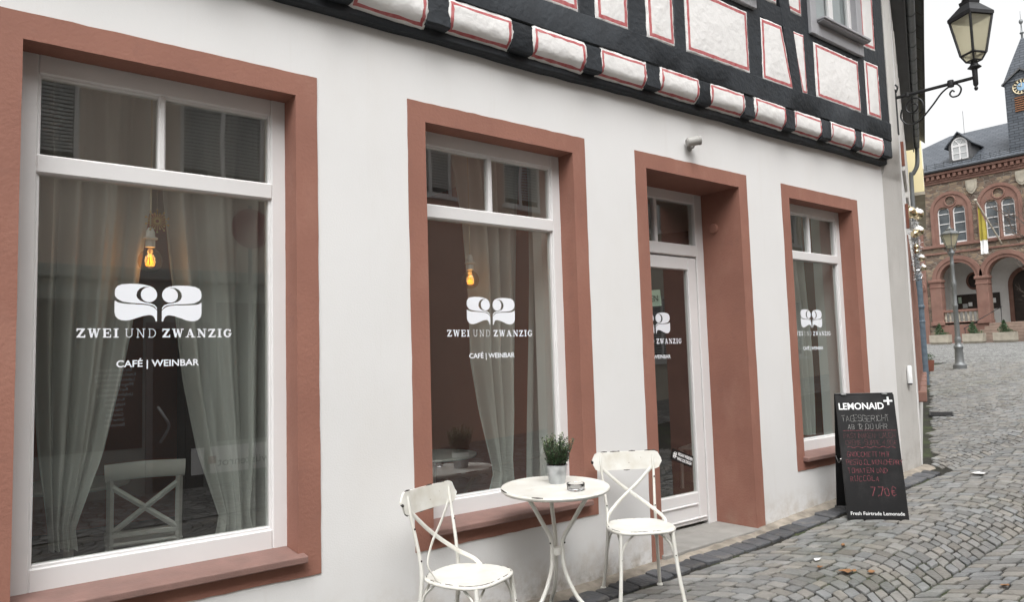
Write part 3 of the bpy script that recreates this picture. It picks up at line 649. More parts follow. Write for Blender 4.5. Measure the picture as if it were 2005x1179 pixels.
beam([(6.39, Z1(6.4)-.03), (6.56, Z1(6.5)-.03), (6.30, 5.45), (6.13, 5.45)], -.009, 'brace')
spans = [(posts[i][1], posts[i+1][0]) for i in range(len(posts)-1)]
for i, (p, q) in enumerate(spans):
    zr = 4.518+(.05 if q > 8 else 0)
    if i == 9: zr = 4.50
    beam([(p-.02, zr), (q+.02, zr+.006), (q+.02, zr+(.20 if i != 8 else .18)), (p-.02, zr+(.19 if i != 8 else .18))], .001 if i % 2 else -.001, 'rail')
wavy = MB(); wavy_box(wavy, HX0, 8.345, YU-.016, .05, 6.0, 6.22, rt_); wavy.build('top_plate', 'timber', house, smooth=40)
yb, yf = YU+.008, YU-.006
P = lambda poly: red_ring_panel(poly, yb, yf, house, 'panel', rt_)
lo = lambda x: 3.905+tl(x)+.004
for i, (p, q) in enumerate(spans):
    if i == 10: continue
    zr = 4.516+(.058 if q > 8 else 0)-(.018 if i == 9 else 0)
    P([(p+.004, lo(p)), (q-.004, lo(q)), (q-.004, zr+.004), (p+.004, zr-.002)])
P([(5.905, 4.515), (6.252, 4.527), (6.400, 3.938), (5.887, 3.932)]); P([(6.405, 4.522), (6.635, 4.534), (6.644, 3.945), (6.551, 3.942)])
P([(5.92, 4.71), (6.195, 4.715), (6.15, 5.42), (5.92, 5.42)]); P([(6.345, 4.712), (6.625, 4.715), (6.628, 5.95), (6.18, 5.95)])
for i in (0, 2, 4, 5, 6, 7, 8): p, q = spans[i]; P([(p+.004, 4.72), (q-.004, 4.724), (q-.004, 5.99), (p+.004, 5.985)])
p, q = spans[12]; P([(7.815, 4.715), (8.12, 4.728), (8.135, 5.99), (7.825, 5.98)])
def upper_window(x0, x1, z0):
    mb = MB(); ring(mb, x0, x1, z0, 5.95, .105, .105, .13, .1, YU-.035, YU+.05, .006)
    wn = mb.build('upper_window', 'grey_wood', house)
    mb = MB(); mb.box(x0+.11, x1+.012, YU-.115, YU+.0, z0+.148, z0+.172, .004); mb.box(x0+.12, x1+.004, YU-.10, YU-.03, z0+.132, z0+.150, .003); mb.build('sill', 'grey_wood', wn)
    mb = MB(); xa, xb = x0+.10, x1-.10; ring(mb, xa, xb, z0+.15, 5.86, .055, .055, .06, .06, YU+.03, YU+.075, .005); mb.box((xa+xb)/2-.04, (xa+xb)/2+.04, YU+.028, YU+.07, z0+.2, 5.82, .006); mb.build('sash', 'window_white', wn)
    pane(xa+.04, (xa+xb)/2, z0+.2, 5.82, YU+.055, wn, 'old_glass'); pane((xa+xb)/2, xb-.04, z0+.2, 5.82, YU+.055, wn, 'old_glass')
    MB().box(xa, xb, YU+.085, YU+.12, z0+.15, 5.9).build('blind', 'blind', wn)
upper_window(6.745, 7.79, 4.577); upper_window(4.77, 5.815, 4.548)
upper_window(1.45, 2.25, 4.55); upper_window(-1.18, -.3, 4.55)
# eaves and roof above the frame (out of the picture)
mb = MB(); mb.box(HX0, 8.8, -.55, .3, 6.22, 6.36); mb.build('eaves_board', 'soffit', house)
mb = MB(); mb.add([(HX0-.1, -.7, 6.30), (8.85, -.7, 6.30), (8.85, 4.5, 10.6), (HX0-.1, 4.5, 10.6), (HX0-.1, 9.6, 6.3), (8.85, 9.6, 6.3), (HX0-.1, -.7, 6.42), (8.85, -.7, 6.42), (8.85, 4.5, 10.75), (HX0-.1, 4.5, 10.75), (HX0-.1, 9.6, 6.42), (8.85, 9.6, 6.42)],
   [(0, 1, 2, 3), (3, 2, 5, 4), (6, 9, 8, 7), (9, 10, 11, 8), (0, 6, 7, 1), (4, 5, 11, 10), (0, 3, 9, 6), (3, 4, 10, 9), (1, 7, 8, 2), (2, 8, 11, 5)]); mb.build('roof', 'slate', house)
# the café room behind the glass
rm = MB(); rm.box(-2.1, 8.2, .47, 4.6, -.12, .02); rm.build('interior_floor', 'room_dark', house)
rm = MB(); rm.box(-2.1, 8.2, 4.5, 4.6, -.04, 3.12); rm.box(-2.2, -2.1, .0, 4.6, -.04, 3.12); rm.box(8.2, 8.3, .46, 4.6, -.04, 3.12); rm.box(3.95, 4.05, .46, 2.6, -.04, 3.12); rm.build('interior_wall', 'terracotta', house)
rm = MB(); rm.box(-2.1, 8.2, .46, 4.6, 3.12, 3.2); rm.build('interior_ceiling', 'room_ceiling', house)
rm = MB(); rm.box(HX0, 8.3, 4.6, 9.4, -.3, 6.3); rm.box(HX0-.02, HX0, .0, 9.4, -.3, 6.3); rm.box(8.3, 8.36, .3, 9.4, -.3, 6.3); rm.box(HX0, 8.3, .3, 4.6, 3.22, 6.3); rm.build('rear_wall', 'plaster', house)

# wall spotlight above the door
sp = empty('wall_spotlight', (4.96, 0, 3.19), 0, 'small grey cylindrical spotlight on the white wall above the door', 'spotlight')
mb = MB(); mb.lathe([(.0, 0), (.035, 0), (.035, .012), (.02, .02), (.0, .02)], n=16); mb.xf(Matrix.Rotation(R(90), 4, 'X')); mb.build('base', 'plastic_grey', sp, smooth=40)
mb = MB(); mb.tube([(0, -.015, 0), (.005, -.05, -.005), (-.01, -.075, .03)], .011, 8, smooth_path=5); mb.build('arm', 'plastic_grey', sp, smooth=50)
mb = MB(); mb.lathe([(.0, -.075), (.034, -.075), (.047, -.06), (.047, .052), (.050, .055), (.050, .075), (.043, .075), (.041, .058), (.0, .056)], n=20); mb.xf(Matrix.Translation((-.035, -.085, .045)) @ Matrix.Rotation(R(-35), 4, 'Z') @ Matrix.Rotation(R(80), 4, 'Y')); mb.build('head', 'plastic_grey', sp, smooth=40); sp.scale = (.78, .78, .78)

# grey party wall with corbel, at the right end of the house
pw = empty('party_wall', (8.6, 0, 0), 0, 'weathered grey rendered party wall with a corbel carrying its upper part', 'wall')
X0, X1 = 8.362-8.6, 8.86-8.6
prof = [(.0, -.2), (.0, 3.38), (-.012, 3.42), (-.03, 3.45), (-.05, 3.52), (-.075, 3.58), (-.11, 3.64), (-.133, 3.72), (-.140, 3.84), (-.142, 6.4), (.6, 6.4), (.6, -.2)]
mb = MB(); n = len(prof); rr = random.Random(5); seg = 7; vs = []
for i in range(seg+1):
    vs += [(X0+(min(X1, 2.358*(y+3.76)-8.6)-X0)*i/seg, y+(.012 if i in (0, seg) and y < .3 else 0), z+(rr.uniform(-.008, .008) if 3 < z < 4 else 0)) for y, z in prof]
mb.add(vs, [(i*n+k, i*n+(k+1) % n, i*n+n+(k+1) % n, i*n+n+k) for i in range(seg) for k in range(n)]+[tuple(range(n)), tuple(range(seg*n, seg*n+n))])
mb.build('pier', 'pier_grey', pw, smooth=30)
at = empty('ash_tube', (8.625, -.002, 1.105), 0, 'small white wall mounted tube with dark foot on the grey party wall', 'ash tube')
mb = MB(); mb.lathe([(.0, .012), (.025, .012), (.027, .02), (.027, .185), (.022, .205), (.0, .21)], (0, -.026, 0), 18); mb.build('tube', 'print_white', at, smooth=40)
mb = MB(); mb.lathe([(.0, -.004), (.018, -.004), (.022, .006), (.022, .013), (.0, .013)], (0, -.026, 0), 16); mb.build('foot', 'iron', at, smooth=40)

# ================================================================== CAFÉ FURNITURE
def chips(mb, pts, r, rnd, n, lmin=1, lmax=3):
    for _ in range(n):
        i = rnd.randrange(len(pts)-lmax-1); k = rnd.randint(lmin, lmax); seg = pts[i:i+k+1]
        mb.tube(seg, [r*.6]+[r]*(len(seg)-2)+[r*.5] if len(seg) > 2 else [r, r*.6], 6)
def garden_chair(loc, rz, label, seed):
    rnd = random.Random(seed); t = empty('garden_chair', loc, rz, label, 'chair', 'cream metal garden chairs by the café table')
    SH = .455
    def out(a):                                        # shield-shaped seat, front is -Y
        c, s = math.cos(a), math.sin(a); p = 3.2
        r_ = 1/((abs(c)**p+abs(s)**p)**(1/p)); w_ = .205*(1 if s < 0 else 1-.16*s)
        return (c*r_*w_, s*r_*.20)
    N = 48; o = [out(2*math.pi*k/N) for k in range(N)]; mb = MB(); vs = []
    for k, dz in ((1.0, -.012), (1.0, 0), (.985, .004), (.93, .004), (.55, -.002)): vs += [(x*k, y*k, SH+dz) for x, y in o]
    mb.add(vs+[(0, 0, SH-.004)], [(r_*N+i, r_*N+(i+1) % N, (r_+1)*N+(i+1) % N, (r_+1)*N+i) for r_ in range(4) for i in range(N)]+[(4*N+i, 4*N+(i+1) % N, 5*N) for i in range(N)]+[tuple(range(N-1, -1, -1))])
    mb.build('seat', 'cream_metal', t, smooth=50)
    rim = [(x*1.0, y*1.0, SH-.008) for x, y in o]; mb = MB(); mb.tube(rim+[rim[0]], .0105, 8, cap=False); mb.build('seat_rim', 'cream_metal', t, smooth=60)
    ch = MB(); chips(ch, [(x*.985, y*.985, SH+.001) for x, y in o]+[(o[0][0]*.985, o[0][1]*.985, SH+.001)], .0042, rnd, 22, 1, 2)
    for s in (-1, 1):
        mb = MB(); mb.tube([(s*.195, .245, .004), (s*.178, .205, .18), (s*.165, .178, .42), (s*.165, .185, .55), (s*.178, .222, .74), (s*.183, .245, .87)], [.0125, .0125, .0125, .0105, .009, .008], 8, smooth_path=6); mb.build('leg', 'cream_metal', t, smooth=60)
        mb = MB(); mb.tube([(s*.205, -.225, .004), (s*.182, -.188, .20), (s*.165, -.158, .445)], .0125, 8, smooth_path=6); mb.build('leg', 'cream_metal', t, smooth=60)
        for q in ((s*.195, .245), (s*.205, -.225)): MB().lathe([(0, 0), (.02, 0), (.021, .008), (.014, .016), (.0, .017)], (q[0], q[1], 0), 12).build('foot', 'cream_metal', t, smooth=50)
        for y0, sy in ((.178, -1), (-.165, 1)):        # curved braces under the seat
            mb = MB(); mb.tube([(s*.168, y0, .285), (s*.167, y0+sy*.02, .37), (s*.165, y0+sy*.095, .44)], .0065, 6, smooth_path=5); mb.build('brace', 'cream_metal', t, smooth=60)
            mb = MB(); mb.tube([(s*.168, y0, .285), (s*.145, y0+sy*.005, .37), (s*.075, y0+sy*.006, .44)], .0065, 6, smooth_path=5); mb.build('brace', 'cream_metal', t, smooth=60)
        mb = MB(); mb.tube([(-s*.172, .236, .79), (-s*.06, .217, .685), (s*.05, .196, .60), (s*.145, .150, .525), (s*.185, .085, .485), (s*.190, .045, .452)], .0115, 8, smooth_path=6, flat=.35); mb.build('cross_bar', 'cream_metal', t, smooth=60)
    # curved back plate with rounded ends
    NX, NZ = 22, 6; w_, h_ = .240, .060; mb = MB(); vs = []; zc = .835
    for side in (0, 1):
        for j in range(NZ+1):
            for i in range(NX+1):
                u = -1+2*i/NX; v = -1+2*j/NZ; xr = u*w_
                hh = h_ if abs(xr) < w_-h_*.8 else h_*math.sqrt(max(.02, 1-((abs(xr)-(w_-h_*.8))/(h_*.8))**2))
                yy = .254-(.014*(u*u)-.0)+v*h_*.12+(.006 if side else -.006)
                vs.append((xr, yy, zc+v*hh))
    st = (NX+1)*(NZ+1); g = lambda s_, i, j: s_*st+j*(NX+1)+i; fs = []
    for j in range(NZ):
        for i in range(NX): fs += [(g(0, i, j), g(0, i+1, j), g(0, i+1, j+1), g(0, i, j+1)), (g(1, i, j), g(1, i, j+1), g(1, i+1, j+1), g(1, i+1, j))]
    edge = [(i, 0) for i in range(NX)]+[(NX, j) for j in range(NZ)]+[(i, NZ) for i in range(NX, 0, -1)]+[(0, j) for j in range(NZ, 0, -1)]
    for k in range(len(edge)):
        a, b = edge[k], edge[(k+1) % len(edge)]; fs.append((g(0, *a), g(0, *b), g(1, *b), g(1, *a)))
    mb.add(vs, fs); mb.build('backrest', 'cream_metal', t, smooth=45)
    ep = [Vector(vs[g(0, *e)])*.5+Vector(vs[g(1, *e)])*.5 for e in edge]; chips(ch, ep+[ep[0]], .0066, rnd, 10, 1, 2)
    chips(ch, [Vector(vs[g(0, 0, j)]) for j in range(NZ+1)], .008, rnd, 3, 2, 4)
    for s in (-1, 1):
        for zz, yy, xx in ((.70, .214, .176), (.53, .1835, .165), (.30, -.175, .173)): ch.ball((s*xx, yy-.008, zz+rnd.uniform(-.03, .03)), .0055, 5)
    tag(ch.build('paint_chips', 'chip', t), kind='stuff')
    return t
gz = lambda x, y: ground(x, y)+.004
garden_chair((2.315, -.47, gz(2.315, -.47)), math.atan2(.35, .937), 'cream metal garden chair facing the street between first café window and round table', 1)
garden_chair((3.70, -.42, gz(3.70, -.42)), math.atan2(-.53, .85), 'cream metal garden chair with crossed back between the round table and the café door', 2)
TBX, TBY = 3.035, -.36; tz = gz(TBX, TBY)
tb = empty('bistro_table', (TBX, TBY, tz), 0, 'round cream metal bistro table with three curved legs under the café window', 'table')
tb.rotation_euler = (R(2.0), R(-1.4), 0)
TH = .795
mb = MB(); mb.lathe([(.0, TH-.03), (.28, TH-.028), (.312, TH-.024), (.321, TH-.016), (.323, TH-.008), (.319, TH), (.312, TH+.002), (.305, TH+.0005), (.15, TH+.0005), (.0, TH+.0005)], n=64); mb.build('table_top', 'cream_metal', tb, smooth=40)
ch = MB(); rnd = random.Random(4); rimp = [(.3195*math.cos(2*math.pi*k/60), .3195*math.sin(2*math.pi*k/60), TH-.001) for k in range(61)]; chips(ch, rimp, .004, rnd, 9, 1, 3)
for k in range(3):
    an = R(-62+120*k); c, s = math.cos(an), math.sin(an)
    prof = [(.235, TH-.03), (.19, TH-.06), (.105, .60), (.045, .50), (.036, .42), (.05, .30), (.12, .16), (.21, .085), (.248, .04), (.252, .0)]
    mb = MB(); mb.tube([(r_*c, r_*s, z) for r_, z in prof], .0125, 10, smooth_path=6); mb.build('leg', 'cream_metal', tb, smooth=60)
    ch.ball((.038*c+.010*c, .038*s+.012*s, .47), .006, 5)
tag(ch.build('paint_chips', 'chip', tb), kind='stuff')
MB().lathe([(.03, .40), (.034, .40), (.036, .42), (.034, .44), (.03, .44)], n=20).build('collar', 'cream_metal', tb, smooth=50)
def on_table(px, py): p = on_z(px, py, tz+TH+.002); return p
tm = tb.matrix_basis.copy()
def table_pt(px, py):
    import mathutils
    mw = Matrix.Translation(tb.location) @ tb.rotation_euler.to_matrix().to_4x4(); nrm = (mw.to_3x3() @ Vector((0, 0, 1))); p0 = mw @ Vector((0, 0, TH+.001)); d = ray(px, py)
    return EYE+d*((p0-EYE).dot(nrm)/d.dot(nrm))
pp = table_pt(1091, 946)
pot = empty('potted_plant', tuple(pp), 0, 'small leafy green plant in a ribbed zinc pot on the bistro table', 'potted plant'); pot.rotation_euler = tb.rotation_euler
mb = MB(); mb.lathe([(.0, 0), (.047, 0), (.049, .003), (.054, .045), (.0555, .048), (.0555, .052), (.0560, .056), (.0575, .06), (.0575, .064), (.061, .10), (.064, .105), (.065, .109), (.064, .112), (.060, .112), (.058, .10), (.0, .098)], n=36); mb.build('pot', 'galvanised', pot, smooth=40)
MB().lathe([(.0, .09), (.058, .098), (.04, .104), (.0, .106)], n=20).build('soil', 'soil', pot, smooth=60)
fl = MB(); st = MB(); rnd = random.Random(9)
for k in range(95):
    a = rnd.uniform(0, 6.283); r0 = .05*math.sqrt(rnd.random()); h = rnd.uniform(.09, .20)*(1.08-r0*4); lean = rnd.uniform(0, .2)+r0*4.5
    p0 = Vector((r0*math.cos(a), r0*math.sin(a), .10)); dr = Vector((math.cos(a)*lean, math.sin(a)*lean, 1)).normalized()
    pts = [p0+dr*h*j/6+Vector((0, 0, 0)) for j in range(7)]; st.tube(pts, .0013, 4)
    lvs = int(h/.008)
    for j in range(lvs):
        tt = .15+.85*j/lvs; p = p0+dr*h*tt; b = rnd.uniform(0, 6.283); d = Vector((math.cos(b), math.sin(b), rnd.uniform(.3, 1.1))).normalized(); L = rnd.uniform(.016, .026)*(1.1-.35*tt); sd_ = d.cross(Vector((0, 0, 1))).normalized()*L*.30
        up = sd_.cross(d).normalized()*L*.12
        mi = 1 if (tt > .82 and rnd.random() < .45) else 0
        fl.add([p, p+d*L*.5+sd_-up, p+d*L, p+d*L*.5-sd_-up, p+d*L*.5], [(0, 1, 4), (1, 2, 4), (2, 3, 4), (3, 0, 4)], mi)
st.build('stems', 'bark', pot); o = fl.build('foliage', ['leaf', 'leaf_light'], pot, recalc=False); tag(o, kind='stuff')
pa = table_pt(1127.5, 960)
ash = empty('glass_ashtray', tuple(pa), 0, 'round clear glass ashtray on the bistro table beside the plant pot', 'ashtray'); ash.rotation_euler = tb.rotation_euler
am = bpy.data.materials.new('solid_glass'); am.use_nodes = True; q = am.node_tree.nodes['Principled BSDF']; q.inputs['Transmission Weight'].default_value = 1; q.inputs['Roughness'].default_value = .02; q.inputs['IOR'].default_value = 1.48; M['solid_glass'] = am
mb = MB(); mb.lathe([(.0, .001), (.046, .001), (.050, .004), (.053, .036), (.052, .040), (.048, .041), (.045, .038), (.042, .013), (.0, .010)], n=40); mb.build('bowl', 'solid_glass', ash, smooth=40)
MB().lathe([(.0, .0115), (.03, .0115), (.034, .013), (.0, .0135)], n=20).build('ash', 'plastic_grey', ash)

# ---------------------------------------------------------------- A-board
fl_, fr_ = on_z(1658, 1020, .032), on_z(1783, 1021, .035)
AB = Vector(((fl_.x+fr_.x)/2, (fl_.y+fr_.y)/2, 0)); AB.z = ground(AB.x, AB.y)+.006
ab = empty('pavement_board', tuple(AB), math.atan2(fr_.y-fl_.y, fr_.x-fl_.x), 'black folding A-frame chalkboard with a handwritten menu on the pavement', 'chalkboard')
WB, HB = .245, 1.075; TA = R(-11.5)
leaf = MB(); leaf.box(-WB, WB, 0, .014, 0, HB, .003); lf = leaf.build('front_leaf', 'black_board', ab); lf.rotation_euler = (TA, 0, 0)
fb = MB(); 
for s in (-1, 1): fb.box(s*(WB-.005)-.012, s*(WB-.005)+.012, .002, .022, .002, HB-.004, .003)
lb = MB(); lb.box(-WB, WB, 0, .014, 0, HB, .003); lk = lb.build('back_leaf', 'black_board', ab); lk.rotation_euler = (-TA, 0, 0); lk.location = (0, 2*HB*math.sin(-TA)+.02, .012)
yt = -.0006; rch = random.Random(21)
def onleaf(o): return o
text_obj('LEMONAID', .060, -.222, .945, yt, 'print_white', lf, 'LEFT', .022, .375)
mb = MB(); mb.box(.155, .228, yt-.0008, yt, 1.008, 1.024); mb.box(.184, .200, yt-.0011, yt-.0003, .98, 1.052); mb.build('plus_sign', 'print_white', lf)
text_obj('Fresh Fairtrade Lemonade', .030, 0, .035, yt, 'print_white', lf, 'CENTER', .008, .43)
chalk('TAGESGERICHT', -.205, .838, .052, yt, 'chalk_white', lf, .0345, .0040, rch); chalk('AB 12.00 UHR', -.165, .770, .046, yt, 'chalk_white', lf, .0335, .0040, rch)
mb = MB()
for i in range(14): ribbon(mb, (-.205+.031*i, .757+rch.uniform(-.001, .002)), (-.205+.031*(i+1), .757+rch.uniform(-.001, .002)), .004, yt-.0001*(i % 3))
for i in range(40): ribbon(mb, (-.185+.0098*i, .612+.006*math.sin(i*.9)), (-.185+.0098*(i+1), .612+.006*math.sin((i+1)*.9)), .0045, yt-.0001*(i % 3))
mb.build('chalk_line', 'chalk_pink', lf, recalc=False)
chalk('PASTINAKEN-LAUCH', -.205, .692, .042, yt, 'chalk_dim', lf, .0275, .0040, rch); chalk('CREME-SUPPE 4,90€', -.195, .632, .042, yt, 'chalk_dim', lf, .0262, .0040, rch)
chalk('GNOCCHETTI MIT', -.195, .530, .042, yt, 'chalk_pink', lf, .0285, .0040, rch); chalk('PESTO,OLIVEN,CHERRY', -.205, .462, .042, yt, 'chalk_pink', lf, .0262, .0040, rch)
chalk('TOMATEN UND', -.20, .390, .042, yt, 'chalk_pink', lf, .031, .0040, rch); chalk('RUCCOLA', -.185, .322, .042, yt, 'chalk_pink', lf, .034, .0040, rch); chalk('7,70€', -.035, .195, .075, yt, 'chalk_pink', lf, .046, .0065, rch)
for s in (-.17, .17):
    mb = MB(); mb.box(s-.02, s+.02, .0, .05, -.006, .006, .002); h_ = mb.build('hinge', 'steel', ab); h_.location = (0, HB*math.sin(-TA)-.015, HB*math.cos(TA)+.004)
mb = MB(); L0 = Vector((-WB-.004, .14, .52)); 
pts = [Vector((-WB-.003, .50*-math.sin(TA)+.012+.20*k/8, .50-.045*math.sin(math.pi*k/8))) for k in range(9)]; mb.tube(pts, .0035, 5); mb.build('chain', 'steel', ab)

# ================================================================== INSIDE THE CAFÉ
def curtain(name, top, bot, y, label, seed, n=9, zs=None):
    """gathered curtain: left/right edges given as lists of (z, x0, x1)"""
    rnd = random.Random(seed); rows = 46; cols = n*18; vs = []; ph = [rnd.uniform(0, 6.28) for _ in range(3)]
    prof = top
    def edge(z):
        for (za, a0, a1), (zb, b0, b1) in zip(prof, prof[1:]):
            if za >= z >= zb: t = (za-z)/(za-zb); return a0+(b0-a0)*t, a1+(b1-a1)*t
        return prof[-1][1], prof[-1][2]
    z0, z1 = prof[0][0], prof[-1][0]; W0 = prof[0][2]-prof[0][1]
    for j in range(rows+1):
        z = z0+(z1-z0)*j/rows; a, b = edge(z); amp = .03+.035*min(1, (b-a)/W0)
        for i in range(cols+1):
            u = i/cols; x = a+(b-a)*u
            yy = y+amp*math.sin(u*n*6.283+ph[0]+1.6*math.sin(u*6+ph[1]))+.012*math.sin(u*n*2.3*6.283+ph[2]+z*1.5)+.02*math.sin(z*2+u*3)
            vs.append((x, yy, z))
    mb = MB(); mb.add(vs, [(j*(cols+1)+i, j*(cols+1)+i+1, (j+1)*(cols+1)+i+1, (j+1)*(cols+1)+i) for j in range(rows) for i in range(cols)])
    o = mb.build(name, 'curtain', None, smooth=80, recalc=False); return tag(o, label, 'curtain', 'pale curtains behind the café windows')
YC = .56
def cpx(rows):        # curtain edges from the photo, on the plane where the curtains hang
    out = []
    for a, b in rows:
        p, q = on_y(*a, YC), on_y(*b, YC); out.append(((p.z+q.z)/2, p.x, q.x))
    return [(3.06, out[0][1]-.02, out[0][2]+.02)]+out
curtain('curtain', cpx([((60, 140), (305, 195)), ((62, 380), (293, 400)), ((58, 640), (258, 628)), ((62, 744), (236, 744)), ((75, 900), (198, 895)), ((94, 1040), (145, 1030)), ((96, 1085), (150, 1075))]), None, YC, 'pale sheer curtain gathered at the left of the first café window', 1, 4)
curtain('curtain', cpx([((306, 200), (520, 235)), ((312, 400), (500, 400)), ((339, 628), (496, 628)), ((355, 744), (494, 744)), ((385, 880), (492, 880)), ((430, 1015), (484, 1005)), ((422, 1050), (490, 1040))]), None, YC, 'pale sheer curtain gathered at the right of the first café window', 2, 3)
curtain('curtain', cpx([((893, 316), (1027, 340)), ((909, 438), (1022, 450)), ((919, 570), (1018, 570)), ((926, 705), (1013, 705)), ((945, 805), (1010, 805)), ((968, 900), (1002, 900)), ((974, 925), (1003, 925)), ((966, 962), (1010, 957))]), None, YC, 'pale sheer curtain gathered behind the window beside the café door', 3, 3)
curtain('curtain', [(3.05, 6.9, 7.62), (1.7, 7.1, 7.6), (.62, 7.35, 7.55)], None, YC, 'pale curtain behind the café window beside the party wall', 4, 3)
for pts_, lb_ in (((((1037, 330), (1105, 350)), ((1037, 700), (1105, 700)), ((1037, 975), (1105, 965))), 'flat sheer curtain strip at the right edge of the window beside the door'), ((((497, 230), (548, 240)), ((497, 640), (548, 640)), ((495, 1050), (548, 1040))), 'flat sheer curtain strip at the right edge of the first café window')):
    curtain('curtain', [(z, a, b) for z, a, b in cpx(list(pts_))], None, YC+.05, lb_, 6, 1)
def pendant(px, py, y, label, rb=.06):
    c = on_y(px, py, y); t = empty('pendant_lamp', (c.x, c.y, c.z), 0, label, 'pendant lamp', 'filament bulb pendant lamps')
    top = 3.12-c.z
    MB().lathe([(.0, top-.11), (.03, top-.11), (.055, top-.06), (.06, top), (.0, top)], n=20).build('canopy', 'porcelain', t, smooth=50)
    mb = MB(); mb.tube([(0, 0, top-.1), (.004, .003, top*.6), (0, 0, .17)], .004, 6, smooth_path=5); mb.build('cable', 'cable', t)
    MB().lathe([(.0, .175), (.012, .172), (.022, .15), (.023, .125), (.036, .120), (.036, .112), (.024, .108), (.024, .07), (.0, .07)], n=20).build('socket', 'porcelain', t, smooth=40)
    MB().lathe([(.013, .085), (.02, .062), (.045, .042), (.058, .015), (.06, -.008), (.052, -.036), (.034, -.053), (.012, -.0605), (.001, -.061)], n=28).build('bulb', 'amber_glass', t, smooth=70)
    mb = MB()
    for k in range(5):
        a = 2*math.pi*k/5; c_, s_ = math.cos(a), math.sin(a); mb.tube([(.004*c_, .004*s_, .035), (.012*c_, .012*s_, .0), (.021*c_, .021*s_, -.022), (.014*math.cos(a+.6), .014*math.sin(a+.6), -.028), (.010*math.cos(a+1), .010*math.sin(a+1), .0)], .0019, 5, smooth_path=4)
    mb.build('filament', 'filament', t)
    l = bpy.data.lights.new('bulb_light', 'POINT'); l.energy = .35; l.color = (1, .55, .2); l.shadow_soft_size = .03; lo_ = bpy.data.objects.new('bulb_light', l); lo_.location = (0, 0, .0); link(lo_, t)
pendant(294, 510, .46, 'glowing filament globe pendant lamp between the curtains of the first café window')
pendant(921, 548, .40, 'glowing filament globe pendant lamp hanging left of the curtain beside the door')
def starburst(px, py, y, r_, label, sx=1.0):
    c = on_y(px, py, y); t = empty('starburst_ornament', tuple(c), 0, label, 'ornament', 'gold starburst ornaments'); mb = MB(); rnd = random.Random(int(px)); tips = MB()
    mb.tube([(.012*math.cos(k*math.pi/8)*sx, 0, .012*math.sin(k*math.pi/8)) for k in range(17)], .003, 6, cap=False)
    for k in range(20):
        a = 2*math.pi*k/20; L = r_*(1 if k % 2 else .72); e = (L*math.cos(a)*sx, 0, L*math.sin(a)); mb.tube([(.012*math.cos(a)*sx, 0, .012*math.sin(a)), e], .0019, 4); tips.ball(e, .0055, 5)
    mb.build('rays', 'brass', t); tips.build('tips', 'brass', t); mb = MB(); mb.tube([(0, 0, r_), (.002, 0, 3.1-c.z)], .0006, 4); mb.build('thread', 'cable', t)
starburst(308, 433, .44, .058, 'gold starburst ornament hanging above the lit bulb of the first café window')
starburst(956, 490, .62, .068, 'gold starburst ornament hanging in the window beside the café door', .5)
def wooden_chair(loc, rz, label):
    t = empty('cafe_chair', loc, rz, label, 'chair', 'white wooden chairs inside the café')
    mb = MB(); mb.box(-.21, .21, -.20, .20, .445, .47, .008); mb.build('seat', 'white_wood', t)
    for s in (-1, 1):
        mb = MB(); mb.tube([(s*.19, .22, 0), (s*.185, .19, .45), (s*.185, .24, .86)], .02, 4, smooth_path=4); mb.build('leg', 'white_wood', t)
        mb = MB(); mb.tube([(s*.185, -.18, 0), (s*.185, -.17, .45)], .019, 4); mb.build('leg', 'white_wood', t)
        mb = MB(); mb.tube([(-s*.175, .235, .80), (0, .215, .665), (s*.175, .20, .53)], .017, 4, flat=.4); mb.build('cross_bar', 'white_wood', t)
    mb = MB(); mb.tube([(-.215, .245, .885), (0, .265, .895), (.215, .245, .885)], .05, 8, smooth_path=5, flat=.28); mb.build('backrest', 'white_wood', t, smooth=50)
    mb = MB(); mb.box(-.175, .175, .185, .205, .50, .53, .004); mb.build('stretcher', 'white_wood', t)
wooden_chair((1.18, 1.40, .02), R(170), 'white wooden café chair with crossed back inside the first café window')
wooden_chair((2.86, 1.35, .02), R(150), 'white wooden café chair inside the window beside the door')
wooden_chair((6.9, 1.5, .02), R(200), 'white wooden café chair inside the window beside the party wall')
for x, y, lab in ((3.40, 1.55, 'round white café table inside the window beside the door'), (.9, 2.2, 'round white café table behind the chair of the first window')):
    t = empty('cafe_table', (x, y, .02), 0, lab, 'table', 'round tables inside the café')
    MB().lathe([(.0, .70), (.36, .70), (.37, .71), (.37, .725), (.0, .73)], n=36).build('table_top', 'white_wood', t, smooth=40); MB().lathe([(.2, 0), (.2, .02), (.03, .04), (.03, .70), (.06, .70)], n=16).build('leg', 'white_wood', t, smooth=40)
mb = MB(); mb.box(4.3, 7.0, 3.4, 4.0, -.04, 1.1, .01); t = mb.build('bar_counter', 'wood_dark'); tag(t, 'dark wooden bar counter at the back of the café room', 'counter')
for px, py in ((1316, 806), (1262, 800), (1350, 812)):  # first marks a visible glow; the rest, with strong lamps, added to brighten room
    p = on_y(px, py, 3.6); t = empty('fill_tea_light', (p.x, 3.6, 1.10), 0, 'small lit tea light added on the dark bar counter as fill light for the café', 'candle', 'tea lights added on the bar')
    MB().lathe([(.0, 0), (.035, 0), (.035, .03), (.03, .032), (.0, .03)], n=16).build('cup', 'porcelain', t, smooth=40); MB().lathe([(.001, .03), (.009, .042), (.006, .06), (.001, .075)], n=8).build('flame', 'flame', t, smooth=60)
    l = bpy.data.lights.new('room_fill_light', 'POINT'); l.energy = 10.0; l.color = (1, .62, .32); l.shadow_soft_size = .03; lo_ = bpy.data.objects.new('room_fill_light', l); lo_.location = (0, 0, .12); link(lo_, t)  # lamp added as room fill, far stronger than the small flame
mb = MB(); mb.box(2.2, 3.2, 4.2, 4.5, -.04, 1.9, .01); t = mb.build('sideboard', 'wood_dark'); tag(t, 'dark tall sideboard against the terracotta café wall', 'sideboard')

